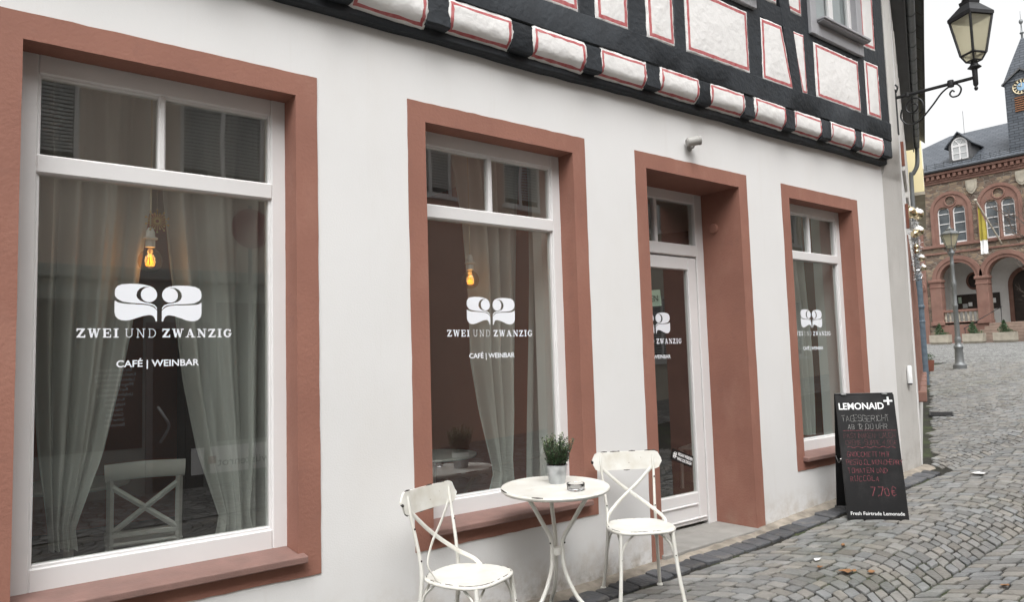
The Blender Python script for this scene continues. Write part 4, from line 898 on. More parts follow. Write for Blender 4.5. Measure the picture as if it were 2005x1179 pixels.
# ================================================================== WALL LANTERN
def lantern_head(t, z, s, rot, n=4, mats=('iron', 'lamp_glass'), rb=.165, rt=.30, hg=.40):
    def rg(r_, zz): return [(r_*math.cos(rot+2*math.pi*k/n), r_*math.sin(rot+2*math.pi*k/n), zz) for k in range(n)]
    rb, rt_2 = rb*s, rt*s; zb, zt_ = z, z+hg*s
    B, T = rg(rb, zb), rg(rt_2, zt_)
    for k in range(n):
        a, b, c, d = B[k], B[(k+1) % n], T[(k+1) % n], T[k]
        MB().add([a, b, c, d], [(0, 1, 2, 3)]).build('pane', mats[1], t, recalc=False)
    mb = MB()
    for k in range(n):
        mb.tube([B[k], T[k]], .014*s, 6); mb.tube([B[k], B[(k+1) % n]], .013*s, 6); mb.tube([T[k], T[(k+1) % n]], .018*s, 6)
        F_ = rg(rb*.62, zb-.075*s); mb.tube([B[k], F_[k]], .010*s, 6); mb.tube([F_[k], F_[(k+1) % n]], .010*s, 5)
    mb.build('frame', mats[0], t, smooth=40)
    for k in range(n): MB().add([B[k], B[(k+1) % n], F_[(k+1) % n], F_[k]], [(0, 1, 2, 3)]).build('lower_pane', mats[1], t, recalc=False)
    mb = MB(); mb.lathe([(rt_2*1.05, zt_-.01*s), (rt_2*1.10, zt_+.0), (rt_2*1.10, zt_+.03*s), (rt_2*.46, zt_+.15*s), (rt_2*.48, zt_+.16*s), (rt_2*.50, zt_+.19*s), (rt_2*.36, zt_+.20*s), (.07*s, zt_+.22*s)], n=n, a0=rot); mb.lathe([(.07*s, zt_+.20*s), (.05*s, zt_+.25*s), (.03*s, zt_+.275*s), (.018*s, zt_+.28*s), (.024*s, zt_+.295*s), (.018*s, zt_+.315*s), (.006*s, zt_+.33*s), (.004*s, zt_+.36*s)], n=12)
    mb.build('roof', mats[0], t, smooth=25)
wl = empty('wall_lantern', (8.52, -.145, 4.29), 0, 'dark iron lantern with pale glass panes on a scrolled bracket above the street', 'lantern')
LY = -.795
mb = MB(); mb.tube([(0, .01, 0), (0, LY, -.02)], .018, 10); mb.lathe([(.0, -.04), (.03, -.035), (.035, 0), (.03, .035), (.0, .04)], (0, -.56, -.014), 12); mb.lathe([(.0, -.03), (.028, -.02), (.028, .02), (.0, .03)], (0, -.12, -.003), 12); mb.build('arm', 'iron', wl, smooth=50)
mb = MB(); mb.box(-.018, .018, .0, .016, -.42, .10, .004); mb.tube([(0, .0, .06), (0, -.02, .11), (0, .0, .15)], .01, 6, smooth_path=4); mb.build('wall_plate', 'iron', wl)
mb = MB()
def scroll(cy, cz, r0, r1, turns, a0, sgn=1):
    return [(0, cy+(r0+(r1-r0)*k/40)*math.cos(a0+sgn*turns*6.283*k/40), cz+(r0+(r1-r0)*k/40)*math.sin(a0+sgn*turns*6.283*k/40)) for k in range(41)]
mb.tube(scroll(-.17, -.15, .02, .115, 1.6, .4, 1), .009, 6); mb.tube([(0, -.05, -.15), (0, -.035, -.24), (0, -.10, -.33), (0, -.22, -.325), (0, -.36, -.20), (0, -.48, -.075), (0, -.60, -.03), (0, -.655, -.09), (0, -.63, -.155), (0, -.57, -.16), (0, -.545, -.12), (0, -.57, -.09), (0, -.59, -.11)], .009, 6, smooth_path=6); mb.build('scroll', 'iron', wl, smooth=60)
mb = MB(); mb.lathe([(.0, -.16), (.012, -.155), (.02, -.135), (.012, -.115), (.024, -.095), (.026, .06), (.035, .07), (.065, .085), (.045, .105), (.035, .12), (.028, .20), (.024, .26), (.03, .27), (.0, .28)], (0, LY, -.0), 16); mb.build('stem', 'iron', wl, smooth=40)
CE = math.atan2(EYE.y-(-.145+LY), EYE.x-8.52)
lh = MB(); 
class _T: pass
tmp = []
before = set(bpy.data.objects)
lantern_head(wl, .225, .95, CE, rb=.118, rt=.20, hg=.41)
for o in [o for o in bpy.data.objects if o not in before]: o.location = (0, LY, 0)
before = None

# ================================================================== NEIGHBOUR HOUSE (street turns left)
nb = empty('neighbour_house', (8.86, .0, 0), R(22.3), 'pale rendered neighbour house with red sandstone window trim seen edge-on beyond the party wall', 'house')
LN = 10.05
wins = [(1.0, 2.0), (2.9, 3.9), (4.8, 5.8), (6.7, 7.7), (8.6, 9.5)]
zg = lambda u: ground(8.86+u*ND[0], u*ND[1])
vs, fs = holed([(0, -.2), (LN, -.2), (LN, 6.15), (0, 6.15)], [[(a, 1.05), (b, 1.05), (b, 2.75), (a, 2.75)] for a, b in wins]+[[(a, 3.9), (b, 3.9), (b, 5.5), (a, 5.5)] for a, b in wins], 0.005, .4)
MB().add(vs, fs).build('wall', 'plaster', nb)
for a, b in wins:
    for z0, z1 in ((1.05, 2.75), (3.9, 5.5)):
        mb = MB(); ring(mb, a-.16, b+.16, z0-.16, z1+.16, .16, .16, .16, .16, -.010, .1, .004); ring(mb, a-.06, b+.06, z0-.06, z1+.06, .06, .06, .06, .06, -.018, .0, .003); ms_ = 'sandstone' if z0 < 3 else 'pier_grey'; wn = mb.build('window', ms_, nb)
        mb = MB(); mb.box(a-.22, b+.22, -.085 if z0 < 3 else -.03, .02, z0-.20, z0-.07, .012); mb.build('sill', ms_, wn)
        mb = MB(); ring(mb, a, b, z0, z1, .06, .06, .06, .06, .10, .15, .005); mb.box((a+b)/2-.03, (a+b)/2+.03, .1, .148, z0+.06, z1-.06, .005); mb.build('frame', 'window_white', wn)
        pane(a+.05, b-.05, z0+.05, z1-.05, .125, wn, 'old_glass')
MB().box(.0, LN, .41, 6, -.2, 6.15).build('body', 'room_dark', nb)
mb = MB(); mb.box(-.35, LN+.05, -.155, .02, 6.16, 6.24, .005); mb.box(-.35, LN+.05, -.168, -.145, 6.10, 6.30, .004); mb.build('eaves_board', 'soffit', nb)
gu = MB(); n = 10; segs = [i*.62-.4 for i in range(18)]
for i in range(17):
    a, b = segs[i], min(segs[i+1], LN+.12)
    if a >= b: break
    vs = []
    for xx in (a, b):
        for k in range(n+1):
            an = math.pi+math.pi*k/n; vs.append((xx, -.225+.062*math.cos(an), 6.22+.062*math.sin(an)))
    gu.add(vs, [(k, k+1, n+1+k+1, n+1+k) for k in range(n)])
    gu.tube([(a, -.225+.065*math.cos(math.pi+math.pi*k/10), 6.22+.065*math.sin(math.pi+math.pi*k/10)) for k in range(11)], .006, 5)
gu.build('gutter', 'zinc', nb, smooth=50)
dp = MB(); dp.tube([(LN+.02, -.225, 6.18), (LN+.02, -.225, 6.0), (LN+.02, -.20, 5.75), (LN+.02, -.11, 5.58), (LN+.02, -.065, 5.40), (LN+.02, -.065, 3.2)], .048, 10, smooth_path=5); dp.build('downpipe', 'zinc', nb, smooth=60)
dp = MB(); dp.tube([(LN+.02, -.065, 3.25), (LN+.02, -.065, .55)], .066, 12); dp.lathe([(.07, 0), (.085, .02), (.085, .07), (.07, .09)], (LN+.02, -.065, 2.42), 14); dp.lathe([(.07, 0), (.08, .02), (.07, .05)], (LN+.02, -.065, 2.1), 14); dp.build('lower_downpipe', 'pipe_blue', nb, smooth=40)
mb = MB(); mb.add([(-.4, -.4, 6.28), (LN+.1, -.4, 6.28), (LN+.1, 3, 9.6), (-.4, 3, 9.6), (-.4, 6.4, 6.28), (LN+.1, 6.4, 6.28), (-.4, -.4, 6.34), (LN+.1, -.4, 6.34), (LN+.1, 3, 9.7), (-.4, 3, 9.7), (-.4, 6.4, 6.34), (LN+.1, 6.4, 6.34)], [(0, 1, 2, 3), (3, 2, 5, 4), (6, 9, 8, 7), (9, 10, 11, 8), (0, 6, 7, 1), (4, 5, 11, 10), (0, 3, 9, 6), (3, 4, 10, 9), (1, 7, 8, 2), (2, 8, 11, 5)]); mb.build('roof', 'slate', nb)
for za, zb_ in ((3.72, 4.02), (2.95, 3.25)): MB().box(.55, .60, -.035, .0, za, zb_, .003).build('wall_bracket', 'clay_pot', nb)
# garland of baubles on the neighbour's wall
ga = empty('garland', (8.86+1.9*ND[0], 1.9*ND[1], 2.2), R(22.1), 'silver tinsel garland with gold baubles, some topped with a painted white sky reflection, hanging on the neighbour house', 'garland')
tm_ = MB(); rnd = random.Random(8); pb = on_x(1792, 500, 10.6)
for k in range(620):
    s = rnd.random(); z = .22+s*.82; cc = Vector((rnd.gauss(0, .03), -.075+rnd.gauss(0, .025), z)); d = Vector((rnd.gauss(0, 1), rnd.gauss(0, 1), rnd.gauss(0, .7))).normalized()*rnd.uniform(.04, .10); sd_ = d.cross(Vector((rnd.gauss(0, 1), rnd.gauss(0, 1), rnd.gauss(0, 1)))).normalized()*.0055
    tm_.add([cc-sd_, cc+sd_, cc+d+sd_*.3], [(0, 1, 2)])
o = tm_.build('tinsel', 'tinsel', ga, recalc=False); tag(o, kind='stuff')
def bauble(y, z, r_, kind, x=0.0):
    mb = MB(); n_ = 14; prof = [(max(1e-4, r_*math.sin(math.pi*i/n_)), -r_*math.cos(math.pi*i/n_)) for i in range(n_+1)]; mb.lathe(prof, (x, y, z), 22)
    mb.lathe([(.012, r_-.004), (.012, r_+.012), (.004, r_+.016)], (x, y, z), 8)
    if kind:
        mb.m = [1 if sum(mb.v[i][2] for i in f)/len(f) > z+r_*.12+.01*math.sin(5*math.atan2(mb.v[f[0]][1]-y, mb.v[f[0]][0]-x)) else 0 for f in mb.f]  # upper part coloured white in place of the reflected sky
    mb.build('bauble', ['gold', 'sky_reflection_white'], ga, smooth=60)
for y, z, r_, k, x in ((-.03, 1.14, .085, 0, -.1), (-.125, 1.13, .078, 1, .05), (-.12, .89, .070, 1, 0), (-.07, .84, .05, 0, -.1), (-.08, .67, .034, 0, -.05), (-.13, .52, .046, 1, .02), (-.08, .60, .03, 0, -.1), (-.14, .39, .044, 1, .04)): bauble(y, z, r_, k, x)
# yellow house further along, upper floor jutting out
yh = empty('yellow_house', (19.0, 4.1, .7), R(22.1), 'yellow house with a jutting upper floor behind the neighbour house', 'house')
mb = MB(); mb.box(0, 6, .30, 6, -1, 4.6); mb.build('lower_wall', 'cream_wall', yh)
mb = MB(); mb.box(0, 6, -.27, 6, 4.6, 8.2, .01); mb.build('upper_wall', 'yellow_wall', yh)
mb = MB(); mb.box(-.01, 6.01, -.28, .32, 4.52, 4.6, .005); mb.build('jetty_board', 'pale_stone', yh)
mb = MB(); mb.add([(-.1, -.5, 8.2), (6.1, -.5, 8.2), (6.1, 3, 11), (-.1, 3, 11), (-.1, 6.4, 8.2), (6.1, 6.4, 8.2)], [(0, 1, 2, 3), (3, 2, 5, 4), (0, 3, 4), (1, 5, 2), (0, 4, 5, 1)]); mb.build('roof', 'slate', yh)
for u in (1.2, 3.6):
    mb = MB(); ring(mb, u, u+1, 5.4, 7, .07, .07, .07, .07, -.30, -.2, .005); wn = mb.build('window', 'window_white', yh); pane(u+.06, u+.94, 5.46, 6.94, -.285, wn, 'old_glass')

# ================================================================== SQUARE: lamp post, pot, grate
LP = (22.70, 4.707); zl = ground(*LP)
lp = empty('street_lamp', (LP[0], LP[1], zl), 0, 'dark grey cast iron street lamp with glass lantern before the town hall', 'street lamp')
mb = MB(); mb.lathe([(.0, -.02), (.17, -.02), (.17, .10), (.13, .14), (.115, .18), (.10, .52), (.115, .56), (.125, .60), (.09, .66), (.075, .70), (.085, .76), (.09, .82), (.07, .88)], n=12); mb.build('base', 'zinc', lp, smooth=35)
mb = MB(); mb.lathe([(.066, .86), (.062, 1.7), (.07, 1.72), (.07, 1.76), (.056, 1.8), (.052, 2.25), (.065, 2.28), (.065, 2.40), (.05, 2.44), (.045, 2.85), (.06, 2.9), (.045, 2.95), (.04, 3.12), (.06, 3.16), (.09, 3.22), (.07, 3.26), (.04, 3.34)], n=14); mb.build('shaft', 'zinc', lp, smooth=40)
mb = MB()
for k in range(4):
    a = k*math.pi/2+.4; mb.tube([(.05*math.cos(a), .05*math.sin(a), 3.2), (.11*math.cos(a), .11*math.sin(a), 3.30), (.10*math.cos(a), .10*math.sin(a), 3.40)], .011, 5, smooth_path=4)
mb.build('bracket', 'zinc', lp)
lantern_head(lp, 3.42, .80, .5, 6, ('zinc', 'lamp_glass'))
fp = empty('flower_pot', (21.95, 5.20, ground(21.95, 5.2)), R(22), 'red-brown square plant pot with dark shrub beside the blue downpipe', 'plant pot')
mb = MB(); mb.add([(-.10, -.10, 0), (.10, -.10, 0), (.10, .10, 0), (-.10, .10, 0), (-.13, -.13, .30), (.13, -.13, .30), (.13, .13, .30), (-.13, .13, .30)], [(0, 1, 2, 3), (0, 1, 5, 4), (1, 2, 6, 5), (2, 3, 7, 6), (3, 0, 4, 7), (4, 5, 6, 7)]); mb.build('pot', 'clay_pot', fp)
def bush(parent, c, r_, n, seed, m='leaf', s=.03, cone=False):
    rnd = random.Random(seed); mb = MB()
    for k in range(n):
        v = Vector((rnd.gauss(0, 1), rnd.gauss(0, 1), rnd.gauss(0, 1))).normalized()*rnd.random()**.4
        p = Vector((c[0]+v.x*r_[0], c[1]+v.y*r_[1], c[2]+v.z*r_[2]))
        if cone: f = max(.1, 1-(v.z+1)/2.1); p.x = c[0]+v.x*r_[0]*f*1.5; p.y = c[1]+v.y*r_[1]*f*1.5
        d = Vector((rnd.gauss(0, 1), rnd.gauss(0, 1), rnd.gauss(.4, 1))).normalized()*s*rnd.uniform(.6, 1.3); q = d.cross(Vector((rnd.gauss(0, 1), rnd.gauss(0, 1), rnd.gauss(0, 1)))).normalized()*s*.35
        mb.add([p, p+d*.5+q, p+d, p+d*.5-q], [(0, 1, 2, 3)])
    o = mb.build('foliage', m, parent, recalc=False); return tag(o, kind='stuff')
bush(fp, (0, 0, .38), (.15, .15, .12), 260, 3)
gp = on_z(1830, 812, .42); gr = MB()
for k in range(11): gr.box(-.22+.04*k, -.20+.04*k, -.15, .15, 0, .02)
gr.box(-.24, .24, -.17, -.15, 0, .022); gr.box(-.24, .24, .15, .17, 0, .022); o = gr.build('drain_grate', 'iron'); o.location = (13.2, 1.5, ground(13.2, 1.5)+.0); o.rotation_euler = (0, -.054, R(22)); tag(o, 'dark iron drain grate set in the cobbles below the neighbour house', 'drain grate')

# ================================================================== TOWN HALL
XH = 52.5; ZB = 1.83
th = empty('town_hall', (XH, 17.855, ZB), R(-90), 'brown stone town hall with round arcade, paired arched windows, slate roof and clock tower', 'town hall')
def hx(y35): return (10.65-y35)*1.5
def hz(z35): return (z35-1.485)*1.5+1.485-ZB
def arch(xc, w_, z0, zs, n=16, rz=None):
    r_ = w_/2; rz = rz or r_
    return [(xc-r_, z0)]+[(xc-r_*math.cos(math.pi*k/n), zs+rz*math.sin(math.pi*k/n)) for k in range(n+1)]+[(xc+r_, z0)]
AC = [2.30, 5.08, 7.85, 10.6]; WC = [2.22, 4.99, 7.76, 10.5]
SPR = 4.13
holes = [arch(c, 2.12, (1.31 if i != 1 else 1.18), SPR) for i, c in enumerate(AC)]+[[(c-.98, 6.45), (c+.98, 6.45), (c+.98, 8.75), (c-.98, 8.75)] for c in WC]
vs, fs = holed([(-5, -.3), (13, -.3), (13, 11.2), (-5, 11.2)], holes, 0, .6); MB().add(vs, fs).build('wall', 'hall_stone', th)
vs, fs = holed([(.95, -.31), (13, -.31), (13, 1.165), (.95, 1.165)], [], -.05, .0); MB().add(vs, fs).build('plinth', 'sandstone', th)
MB().box(-.12, .42, -.10, .0, -.3, 5.9, .02).build('pilaster', 'sandstone', th)
MB().box(-.12, .42, -.07, .0, 6.4, 10.5, .02).build('pilaster', 'sandstone', th)
mb = MB(); mb.lathe([(.0, 0), (.28, 0), (.30, .05), (.2, .08), (.14, .05), (.1, .1), (.0, .12)], n=20); mb.xf(Matrix.Translation((.16, -.1, 3.75)) @ Matrix.Rotation(R(90), 4, 'X')); mb.build('medallion', 'sandstone', th, smooth=40)
for i, c in enumerate(AC):                      # arcade arches on piers
    for k, (w1, w2, y0) in enumerate(((2.12, 2.84, -.10), (2.5, 2.98, -.16))):
        vs, fs = holed(arch(c, w2, SPR, SPR, 20), [arch(c, w1-.01, SPR-.5, SPR, 20)], y0, .25 if k == 0 else 0); 
        n_ = 20; O = arch(c, w2, SPR, SPR, n_)[1:-1]; I = arch(c, w1-.02*(k == 0), SPR, SPR, n_)[1:-1]; m = len(O); mb = MB()
        mb.add([(p[0], y, p[1]) for y in (y0, .35) for L_ in (O, I) for p in L_], [(j, j+1, m+j+1, m+j) for j in range(m-1)]+[(m+j, m+j+1, 3*m+j+1, 3*m+j) for j in range(m-1)]+[(j, j+1, 2*m+j+1, 2*m+j) for j in range(m-1)]+[(0, m, 3*m, 2*m), (m-1, 2*m-1, 4*m-1, 3*m-1)])
        mb.build('arch', 'sandstone', th, smooth=30)
px_ = [.96]+[(AC[i]+AC[i+1])/2 for i in range(3)]
for i, c in enumerate(px_):
    w_ = .36; mb = MB(); mb.box(c-w_+.02, c+w_-.02, -.12, .5, 1.17, SPR-.02, .02); mb.box(c-w_-.05, c+w_+.05, -.19, .5, SPR-.16, SPR+.03, .03); mb.box(c-w_-.02, c+w_+.02, -.15, .5, SPR-.5, SPR-.42, .02); mb.box(c-w_-.04, c+w_+.04, -.17, .5, 1.17, 1.40, .02); mb.build('pier', 'sandstone', th)
for i in (0, 2):                               # balustrades
    c = AC[i]; mb = MB(); mb.box(c-1.06, c+1.06, .0, .30, 1.98, 2.14, .02); mb.box(c-1.06, c+1.06, .0, .30, 1.17, 1.36, .02); ba = mb.build('balustrade', 'sandstone', th)
    for k in range(8):
        b_ = MB(); b_.lathe([(.06, 1.35), (.075, 1.38), (.05, 1.42), (.085, 1.55), (.08, 1.62), (.045, 1.80), (.05, 1.88), (.07, 1.92), (.07, 1.99)], (c-.93+k*.266, .15, 0), 8); b_.build('baluster', 'pale_stone', ba, smooth=40)
mb = MB(); mb.box(.4, 12.9, .6, 3.0, 1.0, 1.2); mb.build('loggia_floor', 'pale_stone', th)
mb = MB(); mb.box(.4, 12.9, 3.0, 3.2, 1.2, 5.8); mb.box(.4, .6, .6, 3.0, 1.2, 5.8); mb.box(.4, 12.9, .6, 3.2, 5.6, 5.8); mb.build('loggia_wall', 'panel_white', th)
def back(px, py): p = on_x(1740+px*.229, 450+py*.229, XH+3.0); return (17.855-p.y, p.z-ZB)
dl = back(1050, 760)[0]; mb = MB(); dc = dl+1.15; O = arch(dc, 2.3, 1.2, 3.65, 16); I = arch(dc, 1.8, 1.2, 3.65, 16); m = len(O)
mb.add([(p[0], y, p[1]) for y in (2.86, 3.0) for L_ in (O, I) for p in L_], [(j, j+1, m+j+1, m+j) for j in range(m-1)]+[(m+j, m+j+1, 3*m+j+1, 3*m+j) for j in range(m-1)]+[(j, j+1, 2*m+j+1, 2*m+j) for j in range(m-1)]); dr_ = mb.build('portal', 'sandstone', th)
mb = MB(); mb.prism(I, 2.93, 2.99); mb.box(dc-.02, dc+.02, 2.90, 2.94, 1.25, 3.6); mb.build('door_leaf', 'wood_dark', dr_)
ov = back(735, 437); mb = MB(); mb.prism([(ov[0]+.42*math.cos(2*math.pi*k/24), ov[1]+.52*math.sin(2*math.pi*k/24)) for k in range(24)], 2.88, 3.0); o = mb.build('oval_window', 'wood_dark', th)
mb = MB(); mb.tube([(ov[0]+.42*math.cos(2*math.pi*k/24), 2.88, ov[1]+.52*math.sin(2*math.pi*k/24)) for k in range(25)], .07, 6, cap=False); mb.build('rim', 'sandstone', o)
for (a, b, c, d) in ((582, 560, 765, 678), (868, 540, 962, 668)):
    p, q = back(a, b), back(c, d); mb = MB(); mb.box(p[0], q[0], 2.90, 2.99, q[1], p[1], .01); nbd = mb.build('notice_board', 'wood_dark', th); rnd = random.Random(a)
    k = p[0]+.12
    while k < q[0]-.25:
        w_ = rnd.uniform(.16, .3); h_ = rnd.uniform(.25, .42); z_ = rnd.uniform(q[1]+.1, p[1]-.1-h_) if p[1]-.2-h_ > q[1] else q[1]+.08
        mb = MB(); mb.box(k, k+w_, 2.885, 2.899, z_, z_+h_); mb.build('notice', rnd.choice(['paper', 'green_card', 'blind']), nbd); k += w_+.06
for i in range(6):                             # steps
    mb = MB(); mb.box(4.0-.16*i, 12, -.34*(i+1), -.34*i-.001, -.3, 1.16-.19*i, .02); mb.build('step', 'step_stone', th)
mb = MB(); mb.tube([(4.75, -.25, 2.15), (3.15, -2.0, .85)], .022, 6); mb.tube([(3.2, -1.95, .9), (3.2, -1.95, -.1)], .022, 6); mb.tube([(4.70, -.3, 2.1), (4.7, -.3, 1.1)], .022, 6); mb.build('handrail', 'iron', th)
for z0, z1, y0 in ((5.80, 5.92, -.07), (6.24, 6.42, -.14), (10.45, 10.60, -.08), (10.60, 10.72, -.14), (10.98, 11.15, -.34)):
    MB().box(-5.02, 13.02, y0, .0, z0, z1, .015).build('string_course', 'sandstone', th)
mb = MB(); MB().box(-5.0, 13, -.10, .0, 10.72, 10.98).build('frieze', 'sandstone', th)
for k in range(55): mb.box(-4.9+k*.325, -4.72+k*.325, -.28, -.09, 10.73, 10.97, .01)
tag(mb.build('dentils', 'sandstone', th), kind='stuff')
MB().box(-5.1, 13.1, -.46, -.02, 11.16, 11.30, .03).build('gutter', 'iron', th)
star = [((.30 if k % 2 == 0 else .17)*math.sin(math.pi*k/6), (.30 if k % 2 == 0 else .17)*math.cos(math.pi*k/6)) for k in range(12)]
for c in WC:                                   # paired windows with tracery
    ho = [arch(c-.46, .74, 6.46, 8.50), arch(c+.46, .74, 6.46, 8.50)]+[[(c+.30*math.cos(2*math.pi*k/20), 9.20+.30*math.sin(2*math.pi*k/20)) for k in range(20)]]
    vs, fs = holed(arch(c, 2.24, 6.40, 8.60, 24), ho, -.07, .12); tw = MB().add(vs, fs).build('tracery_window', 'sandstone', th)
    O = arch(c, 2.46, 6.42, 8.60, 24); I = arch(c, 2.08, 6.42, 8.60, 24); m = len(O); mb = MB()
    mb.add([(p[0], y, p[1]) for y in (-.13, .0) for L_ in (O, I) for p in L_], [(j, j+1, m+j+1, m+j) for j in range(m-1)]+[(m+j, m+j+1, 3*m+j+1, 3*m+j) for j in range(m-1)]+[(j, j+1, 2*m+j+1, 2*m+j) for j in range(m-1)]); mb.build('hood', 'sandstone', tw)
    mb = MB(); mb.tube([(c+.33*math.cos(2*math.pi*k/20), -.08, 9.20+.33*math.sin(2*math.pi*k/20)) for k in range(21)], .05, 6, cap=False); mb.lathe([(.07, 6.45), (.05, 6.6), (.05, 8.2), (.08, 8.35), (.10, 8.5)], (c, -.08, 0), 8); mb.build('column', 'sandstone', tw, smooth=40)
    vs, fs = holed([(c+.305*math.cos(2*math.pi*k/20), 9.20+.305*math.sin(2*math.pi*k/20)) for k in range(20)], [[(c+x, 9.20+z) for x, z in star]], .02, .06); MB().add(vs, fs).build('rosette', 'sandstone', tw)
    MB().prism([(c+x*1.02, 9.20+z*1.02) for x, z in star], .05, .07).build('rosette_pane', 'blind', tw)
    for s in (-.46, .46):
        O = arch(c+s, .73, 6.47, 8.50, 14); I = arch(c+s, .61, 6.56, 8.50, 14); m = len(O); mb = MB(); vs = [(p[0], .03, p[1]) for p in O]+[(p[0], .03, p[1]) for p in I]+[(p[0], .09, p[1]) for p in I]
        mb.add(vs, [(j, j+1, m+j+1, m+j) for j in range(m-1)]+[(m-1, 0, m, 2*m-1)]+[(m+j, m+j+1, 2*m+j+1, 2*m+j) for j in range(m-1)]); 
        for z in (7.1, 7.75, 8.4): mb.box(c+s-.31, c+s+.31, .032, .085, z-.025, z+.025)
        mb.build('frame', 'window_white', tw); MB().prism(I, .07, .10).build('pane', 'hall_glass', tw)
for c in (hx(8.29), hx(8.29)+2.77, hx(8.29)+5.54, .8-.0):
    if c < 1: continue
    pl = [(-.33, 10.25), (-.30, 10.32), (.30, 10.32), (.33, 10.25), (.30, 9.75), (.16, 9.52), (0, 9.42), (-.16, 9.52), (-.30, 9.75)]; mb = MB(); mb.prism([(c+x, z) for x, z in pl], -.12, .0); mb.prism([(c+x*.7, 9.92+(z-9.92)*.7) for x, z in pl], -.16, -.11); mb.build('shield', 'pale_stone', th)
# roof (hipped on the left), snow fence, dormer
mb = MB(); mb.add([(-5.4, -.42, 11.28), (13.4, -.42, 11.28), (13.4, 6, 15.0), (.29, 6, 15.0), (-5.4, 12.4, 11.28), (13.4, 12.4, 11.28)], [(0, 1, 2, 3), (0, 3, 4), (3, 2, 5, 4), (0, 4, 5, 1), (1, 5, 2)]); mb.build('roof', 'slate', th)
sl = M['slate']; n = sl.node_tree.nodes; l = sl.node_tree.links; tc = n.new('ShaderNodeTexCoord'); wv = n.new('ShaderNodeTexBrick'); wv.inputs['Scale'].default_value = 1.0; wv.inputs['Brick Width'].default_value = .5; wv.inputs['Row Height'].default_value = .17; wv.inputs['Mortar Size'].default_value = .02
sp_ = n.new('ShaderNodeSeparateXYZ'); cb = n.new('ShaderNodeCombineXYZ'); l.new(tc.outputs['Object'], sp_.inputs[0]); l.new(sp_.outputs['X'], cb.inputs[0]); l.new(sp_.outputs['Z'], cb.inputs[1]); l.new(cb.outputs[0], wv.inputs['Vector'])
for i, c in enumerate(((.10, .112, .13, 1), (.07, .08, .095, 1), (.03, .034, .04, 1))): wv.inputs[('Color1', 'Color2', 'Mortar')[i]].default_value = c
l.new(wv.outputs['Color'], n['Principled BSDF'].inputs['Base Color'])
mb = MB(); rz_ = lambda y: 11.28+(y+.42)*3.72/6.42
for k in range(34):
    x = -5+k*.54
    mb.box(x-.012, x+.012, -.05, -.03, rz_(-.05), rz_(-.05)+.36)
    if k % 2 == 0:
        for j in range(6): mb.box(x+.09*j-.005, x+.09*j+.005, -.045, -.035, rz_(-.05)+.05, rz_(-.05)+.28)
for dz in (.06, .17, .28): mb.box(-5, 13, -.045, -.035, rz_(-.05)+dz-.008, rz_(-.05)+dz+.008)
mb.build('snow_fence', 'iron', th)
d0, d1, dpk = 2.20, 3.52, hx(8.76)
mb = MB(); fr = [(d0, 11.55), (d1, 11.55), (d1, 12.95), (dpk, 13.6), (d0, 12.95)]; mb.prism(fr, .45, 4.5); dm = mb.build('dormer', 'soffit', th)
mb = MB()
for s, xe in ((-1, d0-.2), (1, d1+.2)): mb.add([(dpk, .25, 13.72), (xe, .25, 12.80), (xe, 4.5, 12.80), (dpk, 4.5, 13.72), (dpk, .25, 13.64), (xe, .25, 12.72), (xe, 4.5, 12.72), (dpk, 4.5, 13.64)], [(0, 1, 2, 3), (4, 7, 6, 5), (0, 4, 5, 1), (1, 5, 6, 2), (2, 6, 7, 3)])
mb.build('dormer_roof', 'slate', dm)
O = arch(2.86, .96, 11.86, 12.85, 14); I = arch(2.86, .80, 11.95, 12.85, 14); m = len(O); mb = MB(); mb.add([(p[0], y, p[1]) for y in (.40, .45) for L_ in (O, I) for p in L_], [(j, j+1, m+j+1, m+j) for j in range(m-1)]+[(m-1, 0, m, 2*m-1)]+[(m+j, m+j+1, 3*m+j+1, 3*m+j) for j in range(m-1)]+[(j, j+1, 2*m+j+1, 2*m+j) for j in range(m-1)])
mb.box(2.82, 2.90, .405, .44, 11.9, 12.85); mb.box(2.4, 3.3, .402, .44, 12.72, 12.86); mb.box(2.46, 3.26, .41, .44, 12.28, 12.33); mb.tube([(2.86, .42, 12.85), (2.62, .42, 13.2)], .025, 4); mb.tube([(2.86, .42, 12.85), (3.1, .42, 13.2)], .025, 4); mb.build('window_frame', 'window_white', dm)
MB().prism(I, .435, .46).build('pane', 'blind', dm)
mb = MB(); mb.tube([(dpk, 1.5, 13.6), (dpk, 1.5, 15.3)], .012, 5); mb.build('lightning_rod', 'iron', th)
